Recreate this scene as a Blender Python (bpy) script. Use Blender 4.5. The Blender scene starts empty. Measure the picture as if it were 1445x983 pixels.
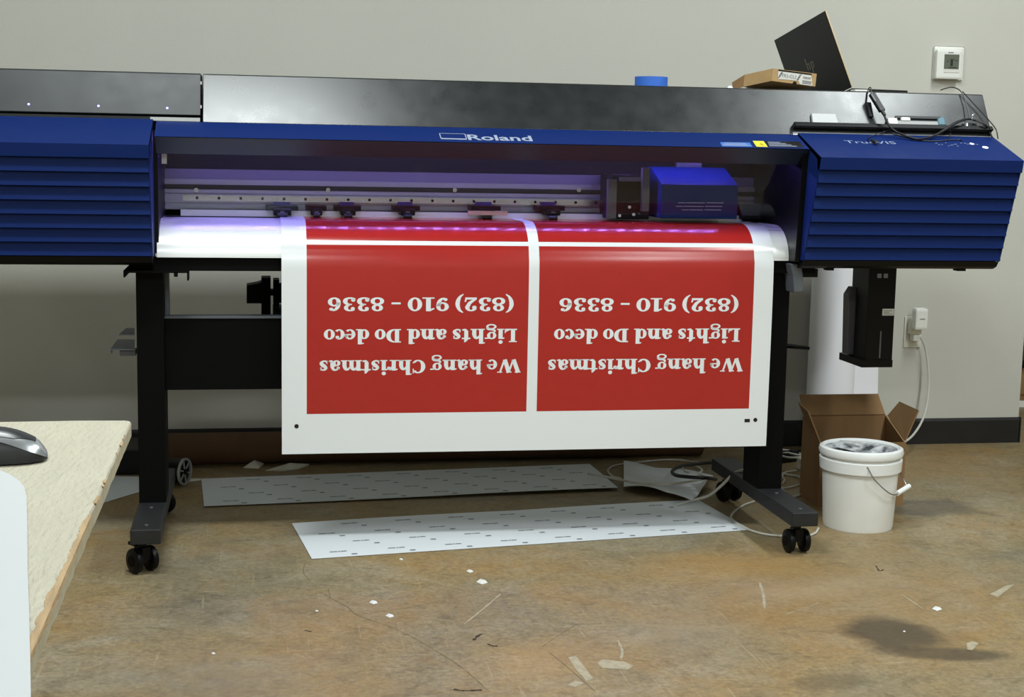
import bpy, bmesh, math, random
from mathutils import Vector, Matrix
random.seed(7)
R = math.radians
COL = bpy.context.scene.collection
# ------------------------------------------------------------------ camera
W, H, F, HC = 1445.0, 983.0, 2080.0, 1.10
YAW, PITCH, ROLL = R(10.063), R(7.6645), R(1.0634)
fw = Vector((math.sin(YAW)*math.cos(PITCH), math.cos(YAW)*math.cos(PITCH), -math.sin(PITCH)))
r0 = Vector((math.cos(YAW), -math.sin(YAW), 0)); u0 = r0.cross(fw)
rt = r0*math.cos(ROLL) + u0*math.sin(ROLL); up = u0*math.cos(ROLL) - r0*math.sin(ROLL)
CAM = Vector((0, 0, HC))
cd = bpy.data.cameras.new('camera'); cam = bpy.data.objects.new('camera', cd); COL.objects.link(cam)
cd.sensor_width = 36; cd.lens = F/W*36; cd.clip_start = .05
cam.matrix_world = Matrix(((rt.x, up.x, -fw.x, 0), (rt.y, up.y, -fw.y, 0), (rt.z, up.z, -fw.z, HC), (0, 0, 0, 1)))
bpy.context.scene.camera = cam
# ------------------------------------------------------------------ world, exposure
sc = bpy.context.scene
vs = sc.view_settings
sc.display_settings.display_device = 'sRGB'
vs.view_transform = 'Standard'; vs.look = 'None'; vs.gamma = 1.0; vs.use_curve_mapping = False
vs.exposure = -0.06
wd = bpy.data.worlds.new('world'); sc.world = wd; wd.use_nodes = True
wd.node_tree.nodes['Background'].inputs[0].default_value = (.75, .82, .9, 1)
wd.node_tree.nodes['Background'].inputs[1].default_value = .05
CEIL = 3.45
# ceiling fixtures: (x, y, size_x, size_y, watts)
FIXTURES = [(2.75, 3.5, .35, 1.2, 58), (-.25, 2.65, 1.2, .36, 94), (2.75, 1.5, .35, 1.2, 78), (2.75, -1.4, .35, 1.2, 64),
            (-.25, -1.9, 1.2, .3, 96), (-2.9, -1.6, .35, 1.2, 24)]
LIGHT_COL = (.93, 1.0, 1.0)

# ------------------------------------------------------------------ pixel helpers
def ray(px, py): return rt*((px-W/2)/F) - up*((py-H/2)/F) + fw
def py_(px, py, Y):
    d = ray(px, py); return CAM + d*(Y/d.y)
def pz_(px, py, z=0.0):
    d = ray(px, py); return CAM + d*((z-HC)/d.z)
def pp_(px, py, p0, n):
    d = ray(px, py); return CAM + d*((Vector(p0)-CAM).dot(n)/d.dot(n))
def proj(p):
    v = Vector(p)-CAM; return (W/2+F*v.dot(rt)/v.dot(fw), H/2-F*v.dot(up)/v.dot(fw))
def zat(px, py, Y): return py_(px, py, Y).z
def xat(px, py, Y): return py_(px, py, Y).x
# ------------------------------------------------------------------ materials
def lin(c):
    c = c/255.0
    return c/12.92 if c <= .04045 else ((c+.055)/1.055)**2.4
def rgb(r, g, b): return (lin(r), lin(g), lin(b), 1)
M = {}
def mat(name, col, rough=.5, metal=0.0, var=0.0, vscale=8.0, bump=0.0, bscale=60.0, spec=.5, emit=None, estr=0, rvar=0.0, col2=None, stretch=None, coat=0, trans=0, alpha=None):
    m = bpy.data.materials.new(name); m.use_nodes = True; M[name] = m
    nt = m.node_tree; b = nt.nodes['Principled BSDF']
    b.inputs['Base Color'].default_value = col; b.inputs['Roughness'].default_value = rough
    b.inputs['Metallic'].default_value = metal; b.inputs['Specular IOR Level'].default_value = spec
    b.inputs['Coat Weight'].default_value = coat
    if trans: b.inputs['Transmission Weight'].default_value = trans
    if emit: b.inputs['Emission Color'].default_value = emit; b.inputs['Emission Strength'].default_value = estr
    def tex(scale, detail=4.0):
        tc = nt.nodes.new('ShaderNodeTexCoord'); mp = nt.nodes.new('ShaderNodeMapping')
        if stretch: mp.inputs['Scale'].default_value = stretch
        n = nt.nodes.new('ShaderNodeTexNoise'); n.inputs['Scale'].default_value = scale; n.inputs['Detail'].default_value = detail
        nt.links.new(tc.outputs['Object'], mp.inputs[0]); nt.links.new(mp.outputs[0], n.inputs['Vector'])
        return n
    if var or col2:
        n = tex(vscale); rp = nt.nodes.new('ShaderNodeValToRGB')
        c2 = col2 or tuple(min(1, c*(1+var)) for c in col[:3])+(1,)
        c1 = col if col2 else tuple(c*(1-var) for c in col[:3])+(1,)
        rp.color_ramp.elements[0].color = c1; rp.color_ramp.elements[1].color = c2
        rp.color_ramp.elements[0].position = .35; rp.color_ramp.elements[1].position = .65
        nt.links.new(n.outputs['Fac'], rp.inputs[0]); nt.links.new(rp.outputs[0], b.inputs['Base Color'])
    if rvar:
        n = tex(vscale*1.3, 6.0); mr = nt.nodes.new('ShaderNodeMapRange')
        mr.inputs[1].default_value = .3; mr.inputs[2].default_value = .7
        mr.inputs[3].default_value = max(0, rough-rvar); mr.inputs[4].default_value = min(1, rough+rvar)
        nt.links.new(n.outputs['Fac'], mr.inputs[0]); nt.links.new(mr.outputs[0], b.inputs['Roughness'])
    if bump:
        n = tex(bscale, 3.0); bp = nt.nodes.new('ShaderNodeBump'); bp.inputs['Strength'].default_value = bump; bp.inputs['Distance'].default_value = .004
        nt.links.new(n.outputs['Fac'], bp.inputs['Height']); nt.links.new(bp.outputs[0], b.inputs['Normal'])
    return m
mat('wall_paint', rgb(194, 193, 184), .75, bump=.12, bscale=180, var=.015, vscale=3, spec=.25)
mat('white_paint', rgb(225, 224, 216), .8)
mat('ceiling_grey', rgb(120, 120, 118), .85)
mat('baseboard_black', rgb(24, 24, 25), .45, var=.2, vscale=10)
mat('blue_plastic', rgb(15, 38, 96), .5, bump=.05, bscale=900, rvar=.05, spec=.14)
mat('cover_black', rgb(24, 27, 28), .29, metal=.0, var=.08, vscale=14, rvar=.03, spec=.68)
mat('cover_grey', rgb(38, 41, 43), .42, var=.1, vscale=14, rvar=.03, spec=.4)
mat('black_metal', rgb(4, 4, 4), .6, bump=.03, bscale=600, spec=.1)
mat('foot_black', rgb(24, 25, 27), .55, var=.2, vscale=40, bump=.05, bscale=500)
mat('black_plastic', rgb(6, 6, 7), .4, spec=.2)
mat('dark_interior', rgb(14, 13, 17), .6, spec=.2)
mat('hood_under', rgb(22, 34, 62), .45)
mat('silver_strip', rgb(205, 208, 208), .35, metal=.6)
mat('aluminium', rgb(150, 150, 160), .35, metal=.85, stretch=(.05, 4, 4), var=.06, vscale=20)
mat('beam_dark', rgb(112, 110, 122), .4, metal=.7)
mat('beam_groove', rgb(70, 70, 72), .6)
mat('beam_plate', rgb(150, 152, 160), .45, metal=.5)
mat('rail_steel', rgb(175, 175, 178), .25, metal=1.0)
mat('apron_metal', rgb(235, 238, 238), .3, metal=.25, stretch=(.1, 5, 5), var=.02, vscale=12, rvar=.04)
mat('platen_grey', rgb(165, 166, 165), .4, metal=.4)
mat('roller_blue', rgb(22, 22, 70), .5)
mat('tan_plastic', rgb(196, 172, 136), .6)
mat('lever_grey', rgb(84, 88, 95), .5)
mat('lettering_grey', rgb(152, 162, 184), .5)
mat('lettering_dim', rgb(140, 152, 180), .5)
mat('vinyl_white', rgb(227, 231, 234), .22, spec=.5, bump=.004, bscale=14)
mat('vinyl_red', rgb(168, 38, 33), .2, spec=.5, bump=.004, bscale=14, var=.02, vscale=30)
mat('print_black', rgb(22, 20, 20), .3)
mat('ink_smoke', rgb(84, 82, 88), .3)
mat('label_white', rgb(214, 214, 208), .6)
mat('label_yellow', rgb(232, 220, 60), .5)
mat('label_blue', rgb(60, 110, 190), .5)
mat('led_violet', rgb(200, 190, 255), .4, emit=(.30, .22, 1, 1), estr=360)
mat('leak_glow', rgb(180, 170, 255), .4, emit=(.25, .2, 1, 1), estr=2.5)
mat('led_white', rgb(230, 240, 255), .4, emit=(.75, .88, 1, 1), estr=1.3)
mat('cardboard', rgb(134, 102, 66), .85, var=.06, vscale=20, stretch=(1, 1, .2), bump=.04, bscale=120)
mat('cardboard_light', rgb(178, 146, 100), .8, var=.05, vscale=25)
mat('rim_pale', rgb(150, 150, 150), .5)
mat('kraft', rgb(88, 62, 38), .8, var=.08, vscale=10)
mat('bucket_plastic', rgb(232, 232, 228), .38, var=.025, vscale=9)
mat('bucket_lip', rgb(238, 240, 239), .32, var=.03, vscale=14)
mat('bag_smeared', rgb(220, 222, 224), .35, col2=rgb(62, 66, 72), vscale=30, bump=.6, bscale=50)
mat('wire_steel', rgb(150, 150, 148), .3, metal=.9)
mat('white_plastic', rgb(228, 228, 222), .35)
mat('ivory_plastic', rgb(214, 212, 200), .4)
mat('screen_grey', rgb(98, 104, 92), .25)
mat('screen_dark', rgb(44, 50, 44), .3)
mat('tape_blue', rgb(52, 108, 206), .6, bump=.1, bscale=300)
mat('laptop_black', rgb(26, 26, 26), .42, var=.08, vscale=30)
mat('laptop_gold', rgb(216, 194, 156), .35, metal=.6)
mat('laptop_logo', rgb(120, 112, 100), .4)
mat('knife_teal', rgb(74, 112, 128), .5)
mat('paper_backing', rgb(216, 221, 225), .5, bump=.04, bscale=8)
mat('paper_white', rgb(188, 191, 192), .6, bump=.03, bscale=12)
mat('paper_edge', rgb(210, 212, 210), .6)
mat('print_grey', rgb(118, 124, 132), .6)
mat('roll_white', rgb(238, 238, 244), .45)
mat('cable_white', rgb(196, 194, 184), .5)
mat('cable_black', rgb(18, 18, 19), .45)
mat('table_paint', rgb(180, 174, 155), .6, var=.035, vscale=14, stretch=(3.5, 1, 1), bump=.7, bscale=50)
mat('table_edge', rgb(176, 168, 144), .75, var=.08, vscale=40, bump=.3, bscale=120)
mat('raw_wood', rgb(166, 140, 104), .8, var=.16, vscale=45, stretch=(3, .4, 3), bump=.4, bscale=90)
mat('mouse_black', rgb(34, 37, 40), .32)
mat('mouse_silver', rgb(190, 194, 198), .25, metal=.75)
mat('mouse_base', rgb(14, 14, 15), .45)
mat('wood_brown', rgb(140, 108, 70), .6, var=.1, vscale=10)
mat('fixture_white', rgb(235, 235, 232), .5)
mat('paint_scuff', rgb(160, 151, 126), .6, var=.12, vscale=60)
mat('crack_dark', rgb(116, 102, 76), .8)
mat('debris_dark', rgb(58, 48, 38), .8)
# clear acrylic: mostly straight-through with a faint reflection
m = bpy.data.materials.new('acrylic_clear'); m.use_nodes = True; M['acrylic_clear'] = m
nt = m.node_tree; nt.nodes.remove(nt.nodes['Principled BSDF'])
tr = nt.nodes.new('ShaderNodeBsdfTransparent'); tr.inputs[0].default_value = (.97, .97, .98, 1)
gl = nt.nodes.new('ShaderNodeBsdfGlossy'); gl.inputs['Roughness'].default_value = .08
mx = nt.nodes.new('ShaderNodeMixShader'); mx.inputs[0].default_value = .02
nt.links.new(tr.outputs[0], mx.inputs[1]); nt.links.new(gl.outputs[0], mx.inputs[2]); nt.links.new(mx.outputs[0], nt.nodes['Material Output'].inputs[0])
# stained concrete
def make_floor_mat():
    m = bpy.data.materials.new('stained_concrete'); m.use_nodes = True; M['stained_concrete'] = m
    nt = m.node_tree; N = nt.nodes; L = nt.links; b = N['Principled BSDF']
    tc = N.new('ShaderNodeTexCoord')
    def noise(s, d=5, rough=.55, dist=0, sc=None):
        n = N.new('ShaderNodeTexNoise'); n.inputs['Scale'].default_value = s; n.inputs['Detail'].default_value = d
        n.inputs['Roughness'].default_value = rough; n.inputs['Distortion'].default_value = dist
        if sc:
            mp = N.new('ShaderNodeMapping'); mp.inputs['Scale'].default_value = sc; mp.inputs['Rotation'].default_value = (0, 0, .4)
            L.new(tc.outputs['Object'], mp.inputs[0]); L.new(mp.outputs[0], n.inputs['Vector'])
        else: L.new(tc.outputs['Object'], n.inputs['Vector'])
        return n.outputs['Fac']
    def ramp(fac, stops):
        r = N.new('ShaderNodeValToRGB'); e = r.color_ramp.elements
        while len(e) < len(stops): e.new(.5)
        for k, (p, c) in enumerate(stops): e[k].position = p; e[k].color = c
        L.new(fac, r.inputs[0]); return r.outputs[0]
    def mix(fac, a, c, mode='MIX'):
        x = N.new('ShaderNodeMix'); x.data_type = 'RGBA'; x.blend_type = mode
        if isinstance(fac, float): x.inputs[0].default_value = fac
        else: L.new(fac, x.inputs[0])
        for s, v in ((6, a), (7, c)):
            if isinstance(v, tuple): x.inputs[s].default_value = v
            else: L.new(v, x.inputs[s])
        return x.outputs[2]
    base = ramp(noise(1.5, 6, .6, .5), [(.28, rgb(126, 120, 102)), (.45, rgb(146, 133, 104)), (.58, rgb(156, 135, 96)), (.76, rgb(158, 124, 74))])
    pale = ramp(noise(3.1, 6, .62, .8), [(.48, (0, 0, 0, 1)), (.72, (.75, .75, .75, 1))])
    c = mix(pale, base, rgb(164, 157, 138))
    dark = ramp(noise(5.5, 8, .68, 1.2), [(.30, (.55, .55, .55, 1)), (.47, (1, 1, 1, 1))])
    c = mix(.65, c, dark, 'MULTIPLY')
    fine = ramp(noise(70, 6, .7), [(.3, (.60, .60, .60, 1)), (.7, (1.2, 1.2, 1.2, 1))])
    c = mix(.8, c, fine, 'MULTIPLY')
    flk = ramp(noise(24, 9, .75, .8), [(.34, (.62, .60, .56, 1)), (.5, (1, 1, 1, 1)), (.68, (1.12, 1.12, 1.1, 1))])
    c = mix(.7, c, flk, 'MULTIPLY')
    am = ramp(noise(2.4, 7, .65, 1.0), [(.5, (0, 0, 0, 1)), (.68, (.38, .38, .38, 1))])
    c = mix(am, c, rgb(150, 112, 58))
    # fine pale scratches, two directions
    for rotk, sc in ((0, (90, 3.2, 1)), (1, (3.4, 80, 1))):
        s = ramp(noise(1.2, 3, .5, .6, sc), [(.66, (0, 0, 0, 1)), (.74, (.28, .28, .28, 1))])
        c = mix(s, c, rgb(196, 184, 154))
    # dark blotches with their own places: (x, y, rx, ry, angle, strength)
    def blot(x, y, rx, ry, ang, k, col, core=.72):
        nonlocal c
        mp = N.new('ShaderNodeMapping'); mp.vector_type = 'TEXTURE'
        mp.inputs['Location'].default_value = (x, y, 0); mp.inputs['Rotation'].default_value = (0, 0, ang); mp.inputs['Scale'].default_value = (rx, ry, 1)
        L.new(tc.outputs['Object'], mp.inputs[0])
        ln = N.new('ShaderNodeVectorMath'); ln.operation = 'LENGTH'; L.new(mp.outputs[0], ln.inputs[0])
        ad = N.new('ShaderNodeMath'); ad.operation = 'MULTIPLY_ADD'; ad.inputs[1].default_value = .9; L.new(edge, ad.inputs[0]); L.new(ln.outputs['Value'], ad.inputs[2])
        f = ramp(ad.outputs[0], [(.0, (k, k, k, 1)), (core, (k, k, k, 1)), (1.0, (0, 0, 0, 1))])
        sub = N.new('ShaderNodeMath'); sub.operation = 'MULTIPLY'; sub.inputs[1].default_value = .70; L.new(ad.outputs[0], sub.inputs[0])
        L.new(sub.outputs[0], f.node.inputs[0])
        c = mix(f, c, col)
    edge = noise(9, 6, .65)
    c = mix(1.0, c, (.87, .84, .78, 1), 'MULTIPLY')
    p = pz_(1200, 830); blot(p.x, p.y, .75, .62, .0, .42, rgb(142, 112, 66), .25)
    p = pz_(1258, 893); blot(p.x, p.y, .135, .15, .3, .8, rgb(62, 54, 42))
    p = pz_(1330, 922); blot(p.x, p.y, .17, .055, -.25, .7, rgb(62, 54, 42))
    p = pz_(1300, 716); blot(p.x, p.y, .26, .13, .1, .6, rgb(64, 60, 54))
    p = pz_(1170, 962); blot(p.x, p.y, .12, .06, .2, .45, rgb(80, 70, 52))
    p = pz_(300, 960); blot(p.x, p.y, .32, .28, .0, .5, rgb(122, 116, 104), .25)
    p = pz_(1030, 800); blot(p.x, p.y, .30, .22, .0, .45, rgb(156, 118, 62), .25)
    p = pz_(780, 925); blot(p.x, p.y, .26, .16, .5, .4, rgb(172, 134, 82), .25)
    p = pz_(1150, 830); blot(p.x, p.y, .30, .10, .2, .3, rgb(176, 158, 122), .25)
    p = pz_(960, 890); blot(p.x, p.y, .22, .16, .2, .35, rgb(150, 140, 116), .25)
    L.new(c, b.inputs['Base Color'])
    mr = N.new('ShaderNodeMapRange'); mr.inputs[3].default_value = .34; mr.inputs[4].default_value = .62
    L.new(noise(6, 6), mr.inputs[0]); L.new(mr.outputs[0], b.inputs['Roughness'])
    bp = N.new('ShaderNodeBump'); bp.inputs['Strength'].default_value = .08; bp.inputs['Distance'].default_value = .004
    L.new(noise(45, 5), bp.inputs['Height']); L.new(bp.outputs[0], b.inputs['Normal'])
    b.inputs['Specular IOR Level'].default_value = .4
make_floor_mat()
# ------------------------------------------------------------------ mesh builder
ORG = {}
class MB:
    def __init__(s): s.v = []; s.f = []; s.mi = []; s.sm = []
    def add(s, vs, fs, mi=0, smooth=False):
        o = len(s.v); s.v += [Vector(p) for p in vs]
        for f in fs: s.f.append([o+i for i in f]); s.mi.append(mi); s.sm.append(smooth)
        return s
    def hexa(s, c, mi=0):   # c: 4 bottom corners then 4 top corners, same order
        return s.add(c, [(0, 3, 2, 1), (4, 5, 6, 7), (0, 1, 5, 4), (1, 2, 6, 5), (2, 3, 7, 6), (3, 0, 4, 7)], mi)
    def box(s, a, b, mi=0, bev=0.0):
        x0, y0, z0 = [min(p, q) for p, q in zip(a, b)]; x1, y1, z1 = [max(p, q) for p, q in zip(a, b)]
        if bev <= 0:
            return s.hexa([(x0, y0, z0), (x1, y0, z0), (x1, y1, z0), (x0, y1, z0), (x0, y0, z1), (x1, y0, z1), (x1, y1, z1), (x0, y1, z1)], mi)
        bm = bmesh.new(); bmesh.ops.create_cube(bm, size=1)
        for v in bm.verts: v.co = ((x0+x1)/2+v.co.x*(x1-x0), (y0+y1)/2+v.co.y*(y1-y0), (z0+z1)/2+v.co.z*(z1-z0))
        bmesh.ops.bevel(bm, geom=bm.edges[:], offset=bev, segments=2, affect='EDGES', profile=.6)
        bm.verts.index_update(); s.add([v.co.copy() for v in bm.verts], [[v.index for v in f.verts] for f in bm.faces], mi); bm.free(); return s
    def obox(s, c, ax, ay, az, mi=0):   # oriented box from a corner and three edge vectors
        c, ax, ay, az = map(Vector, (c, ax, ay, az))
        return s.hexa([c, c+ax, c+ax+ay, c+ay, c+az, c+ax+az, c+ax+ay+az, c+ay+az], mi)
    def prism(s, prof, x0, x1, mi=0, axis='x'):   # profile in (Y,z) extruded along x
        n = len(prof)
        A = [(x0, p[0], p[1]) for p in prof]; B = [(x1, p[0], p[1]) for p in prof]
        fs = [(i, (i+1) % n, n+(i+1) % n, n+i) for i in range(n)] + [tuple(range(n))[::-1], tuple(range(n, 2*n))]
        return s.add(A+B, fs, mi)
    def cyl(s, p, q, r, r2=None, n=16, mi=0, cap=True):
        p, q = Vector(p), Vector(q); d = (q-p).normalized(); r2 = r if r2 is None else r2
        a = d.orthogonal().normalized(); b = d.cross(a)
        A = [p+(a*math.cos(2*math.pi*k/n)+b*math.sin(2*math.pi*k/n))*r for k in range(n)]
        B = [q+(a*math.cos(2*math.pi*k/n)+b*math.sin(2*math.pi*k/n))*r2 for k in range(n)]
        s.add(A+B, [(k, (k+1) % n, n+(k+1) % n, n+k) for k in range(n)], mi, True)
        if cap:
            s.add(A, [tuple(range(n))[::-1]], mi); s.add(B, [tuple(range(n))], mi)
        return s
    def tube(s, pts, r, n=8, mi=0, sub=6, closed=False):
        pts = crom(pts, sub, closed); prev = None; rings = []
        m = len(pts)
        for i, p in enumerate(pts):
            t = (pts[(i+1) % m if closed else min(i+1, m-1)]-pts[i-1 if (closed or i > 0) else 0])
            t = t.normalized() if t.length > 1e-9 else Vector((0, 0, 1))
            a = (prev - t*prev.dot(t)) if prev is not None else t.orthogonal()
            if a.length < 1e-6: a = t.orthogonal()
            a.normalize(); prev = a; b = t.cross(a)
            rr = r(i/(m-1)) if callable(r) else r
            rings.append([p+(a*math.cos(2*math.pi*k/n)+b*math.sin(2*math.pi*k/n))*rr for k in range(n)])
        vs = [v for ring in rings for v in ring]; fs = []
        for i in range(m if closed else m-1):
            j = (i+1) % m
            for k in range(n): fs.append((i*n+k, i*n+(k+1) % n, j*n+(k+1) % n, j*n+k))
        s.add(vs, fs, mi, True)
        if not closed: s.add(rings[0], [tuple(range(n))[::-1]], mi); s.add(rings[-1], [tuple(range(n))], mi)
        return s
    def lathe(s, prof, c, n=40, mi=0, ax=None):   # prof: (r, h)
        c = Vector(c); az = Vector(ax or (0, 0, 1)).normalized(); a = az.orthogonal().normalized(); b = az.cross(a); m = len(prof)
        vs = [c+(a*math.cos(2*math.pi*k/n)+b*math.sin(2*math.pi*k/n))*p[0]+az*p[1] for p in prof for k in range(n)]
        return s.add(vs, [(i*n+k, i*n+(k+1) % n, (i+1)*n+(k+1) % n, (i+1)*n+k) for i in range(m-1) for k in range(n)], mi, True)
    def grid(s, fn, nu, nv, mi=0, smooth=True):
        vs = [fn(i/nu, j/nv) for j in range(nv+1) for i in range(nu+1)]
        fs = [(j*(nu+1)+i, j*(nu+1)+i+1, (j+1)*(nu+1)+i+1, (j+1)*(nu+1)+i) for j in range(nv) for i in range(nu)]
        return s.add(vs, fs, mi, smooth)
    def slab(s, fn, nu, nv, th, mi=0):      # a sheet with thickness th (normal numerically taken as offset vector fn)
        off = Vector(th)
        s.grid(fn, nu, nv, mi); s.grid(lambda u, v: Vector(fn(u, v))-off, nu, nv, mi)
        for (a, b) in (((0, 0), (1, 0)), ((1, 0), (1, 1)), ((1, 1), (0, 1)), ((0, 1), (0, 0))):
            k = nu if a[1] == b[1] else nv
            top = [Vector(fn(a[0]+(b[0]-a[0])*t/k, a[1]+(b[1]-a[1])*t/k)) for t in range(k+1)]
            s.add(top+[p-off for p in top], [(t, k+1+t, k+2+t, t+1) for t in range(k)], mi)
        return s
    def poly(s, pts, mi=0): return s.add(pts, [tuple(range(len(pts)))], mi)
    def build(s, name, mats, parent=None, kind=None, label=None, bev=0.0, fix=True):
        me = bpy.data.meshes.new(name)
        o = bpy.data.objects.new(name, me); COL.objects.link(o)
        org = Vector((0, 0, 0))
        if parent is not None:
            o.parent = parent; org = ORG[parent.name]
        elif s.v:
            xs = [v.x for v in s.v]; ys = [v.y for v in s.v]; zs = [v.z for v in s.v]
            org = Vector(((min(xs)+max(xs))/2, (min(ys)+max(ys))/2, min(zs))); o.location = org
        ORG[o.name] = org
        me.from_pydata([v-org for v in s.v], [], s.f)
        for m_ in (mats if isinstance(mats, (list, tuple)) else [mats]): me.materials.append(M[m_])
        for p, k, sm in zip(me.polygons, s.mi, s.sm): p.material_index = k; p.use_smooth = sm
        if fix:
            bm = bmesh.new(); bm.from_mesh(me); bmesh.ops.remove_doubles(bm, verts=bm.verts[:], dist=1e-6)
            bmesh.ops.recalc_face_normals(bm, faces=bm.faces[:]); bm.to_mesh(me); bm.free()
        if any(s.sm): me.set_sharp_from_angle(angle=R(42))
        me.update()
        if bev:
            md = o.modifiers.new('bevel', 'BEVEL'); md.width = bev; md.segments = 2; md.limit_method = 'ANGLE'
        if kind: o['kind'] = kind
        if label: o['label'] = label
        return o
def crom(pts, sub, closed=False):
    pts = [Vector(p) for p in pts]; n = len(pts)
    if n < 3 or sub <= 1: return pts
    out = []
    for i in range(n if closed else n-1):
        p0 = pts[i-1] if (closed or i > 0) else pts[0]*2-pts[1]
        p1 = pts[i]; p2 = pts[(i+1) % n]; p3 = pts[(i+2) % n] if (closed or i+2 < n) else pts[-1]*2-pts[-2]
        for k in range(sub):
            t = k/sub
            out.append(.5*((2*p1)+(p2-p0)*t+(2*p0-5*p1+4*p2-p3)*t*t+(3*p1-p0-3*p2+p3)*t**3))
    if not closed: out.append(pts[-1])
    return out
def thing(name, loc, label, cat, group=None):
    o = bpy.data.objects.new(name, None); COL.objects.link(o); o.location = loc; o.empty_display_size = .1
    ORG[o.name] = Vector(loc); return tag(o, label, cat, group)
def tag(o, label, cat, group=None):
    o['label'] = label; o['category'] = cat
    if group: o['group'] = group
    return o
def struct(o): o['kind'] = 'structure'; return o
def sans(text, origin, xdir, ydir, height, width, lift=.0006, bold=0.0):
    """mesh of sans lettering laid on a plane: origin = lower left, fitted to width and cap height"""
    cu = bpy.data.curves.new('t', 'FONT'); cu.body = text; cu.size = 1; cu.resolution_u = 3; cu.offset = bold
    o = bpy.data.objects.new('t', cu); COL.objects.link(o); bpy.context.view_layer.update()
    me = bpy.data.meshes.new_from_object(o.evaluated_get(bpy.context.evaluated_depsgraph_get()))
    xs = [v.co.x for v in me.vertices]; ys = [v.co.y for v in me.vertices]
    x0, x1, y1 = min(xs), max(xs), max(ys); y0 = 0
    X, Y = Vector(xdir).normalized(), Vector(ydir).normalized(); N = X.cross(Y)
    b = MB(); b.add([Vector(origin)+X*((v.co.x-x0)/(x1-x0)*width)+Y*((v.co.y-y0)/(y1-y0)*height)+N*lift for v in me.vertices], [tuple(p.vertices) for p in me.polygons])
    bpy.data.objects.remove(o); bpy.data.curves.remove(cu); bpy.data.meshes.remove(me)
    return b

# ================================================================== SETTING
YW = 5.26; XE = 2.955
fl = struct(MB().box((-4, -3, -.12), (6, 8.2, 0)).build('floor', 'stained_concrete'))
fl.location = (0, 0, 0); ORG['floor'] = Vector((0, 0, 0))
for v in fl.data.vertices: v.co += Vector((1, 2.6, -.12))
wb = struct(MB().box((-4, YW, 0), (XE, YW+.14, CEIL)).build('wall_back', 'wall_paint'))
struct(MB().box((-4.12, -3, 0), (-4, YW+.14, CEIL)).build('wall_left', 'wall_paint'))
struct(MB().box((6, -3, 0), (6.12, 8.2, CEIL)).build('wall_right', 'wall_paint'))
struct(MB().box((-4, -3.12, 0), (6, -3, CEIL)).build('wall_front', 'wall_paint'))
struct(MB().box((XE-.14, 8.2, 0), (6, 8.32, CEIL)).build('wall_far', 'wall_paint'))
struct(MB().box((XE-.14, YW+.14, 0), (XE, 8.2, CEIL)).build('wall_passage', 'wall_paint'))
struct(MB().box((-4.12, -3.12, CEIL), (6.12, 8.32, CEIL+.1)).build('ceiling', 'ceiling_grey'))
bb = MB().prism([(YW, 0), (YW-.008, 0), (YW-.008, .09), (YW-.004, .099), (YW, .1)], -4, XE+.003)
bb.box((XE, YW-.008, 0), (XE+.008, YW+.14, .1))
struct(bb.build('baseboard_back', 'baseboard_black'))

# ceiling fixtures with their lamps
for i, (x, y, sx, sy, w) in enumerate(FIXTURES):
    t = thing('ceiling_light', (x, y, CEIL), 'white rectangular fluorescent ceiling light fixture', 'ceiling light', 'ceiling lights of the workshop')
    g = MB().box((x-sx/2-.03, y-sy/2-.03, CEIL-.05), (x+sx/2+.03, y+sy/2+.03, CEIL)); g.build('housing', 'fixture_white', t)
    ld = bpy.data.lights.new('lamp', 'AREA'); ld.shape = 'RECTANGLE'; ld.size = sx; ld.size_y = sy; ld.energy = w; ld.color = LIGHT_COL
    lo = bpy.data.objects.new('lamp', ld); COL.objects.link(lo); lo.parent = t; lo.location = (0, 0, -.056)

# ================================================================== PRINTER
PR = thing('wide_format_printer', (.69, 4.1, 0), 'large blue and black wide format printer on a black wheeled stand', 'printer')
X0, X1 = -.247, 1.527          # opening between the two end covers
XPL, XPR = -.90, 2.129  # left end lengthened out of view so it shades the wall
# ---- end covers ("pods")
def pod(xa, xb, name, sides):
    body = MB()
    prof = [(3.866, 1.088), (4.035, 1.158), (4.60, 1.158), (4.60, .80), (3.968, .80)]
    body.prism(prof, xa+.004, xb-.004)
    o = body.build(name, 'blue_plastic', PR)
    # sloping top panel + ridge band
    tp = MB().prism([(3.85, 1.096), (4.035, 1.163), (4.037, 1.158), (3.866, 1.086)], xa, xb); tp.build('top_panel', 'blue_plastic', o)
    n = 8; zt, zb = 1.096, .806
    for k in range(n):
        za = zt-(zt-zb)*k/n; zc = zt-(zt-zb)*(k+1)/n
        ya = 3.85+.1*(k/n); yc = 3.85+.1*((k+1)/n)
        out = .002 if k else 0
        s = MB().prism([(ya+(.008 if k else 0), za), (yc-.006, zc+.003), (yc+.012, zc), (ya+.03, za)], xa+(.002 if k else 0), xb-(.002 if k else 0)); s.build('slat', 'blue_plastic', o)
    ch = MB().prism([(3.953, .806), (3.965, .79), (3.985, .782), (4.60, .782), (4.60, .803), (3.975, .803)], xa+.002, xb-.002); ch.build('bottom_tray', 'black_plastic', o)
    for sx in sides:   # side skin closing the louvres
        sd = MB().prism([(3.853, 1.094), (3.952, .806), (4.10, .806), (4.10, 1.158), (4.035, 1.161)], sx-.002, sx+.002); sd.build('side_panel', 'blue_plastic', o)
    return o
podL = pod(XPL, -.256, 'left_end_cover', (XPL+.002, -.258))
podR = pod(1.531, XPR, 'right_end_cover', (1.533, XPR-.002))
# corner rib of the right cover, little screws below it
MB().box((2.02, 3.99, .775), (2.045, 4.02, .783)).build('tray_foot', 'black_plastic', podR)
MB().box((1.62, 3.99, .775), (1.64, 4.02, .783)).build('tray_foot', 'black_plastic', podR)
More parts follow.
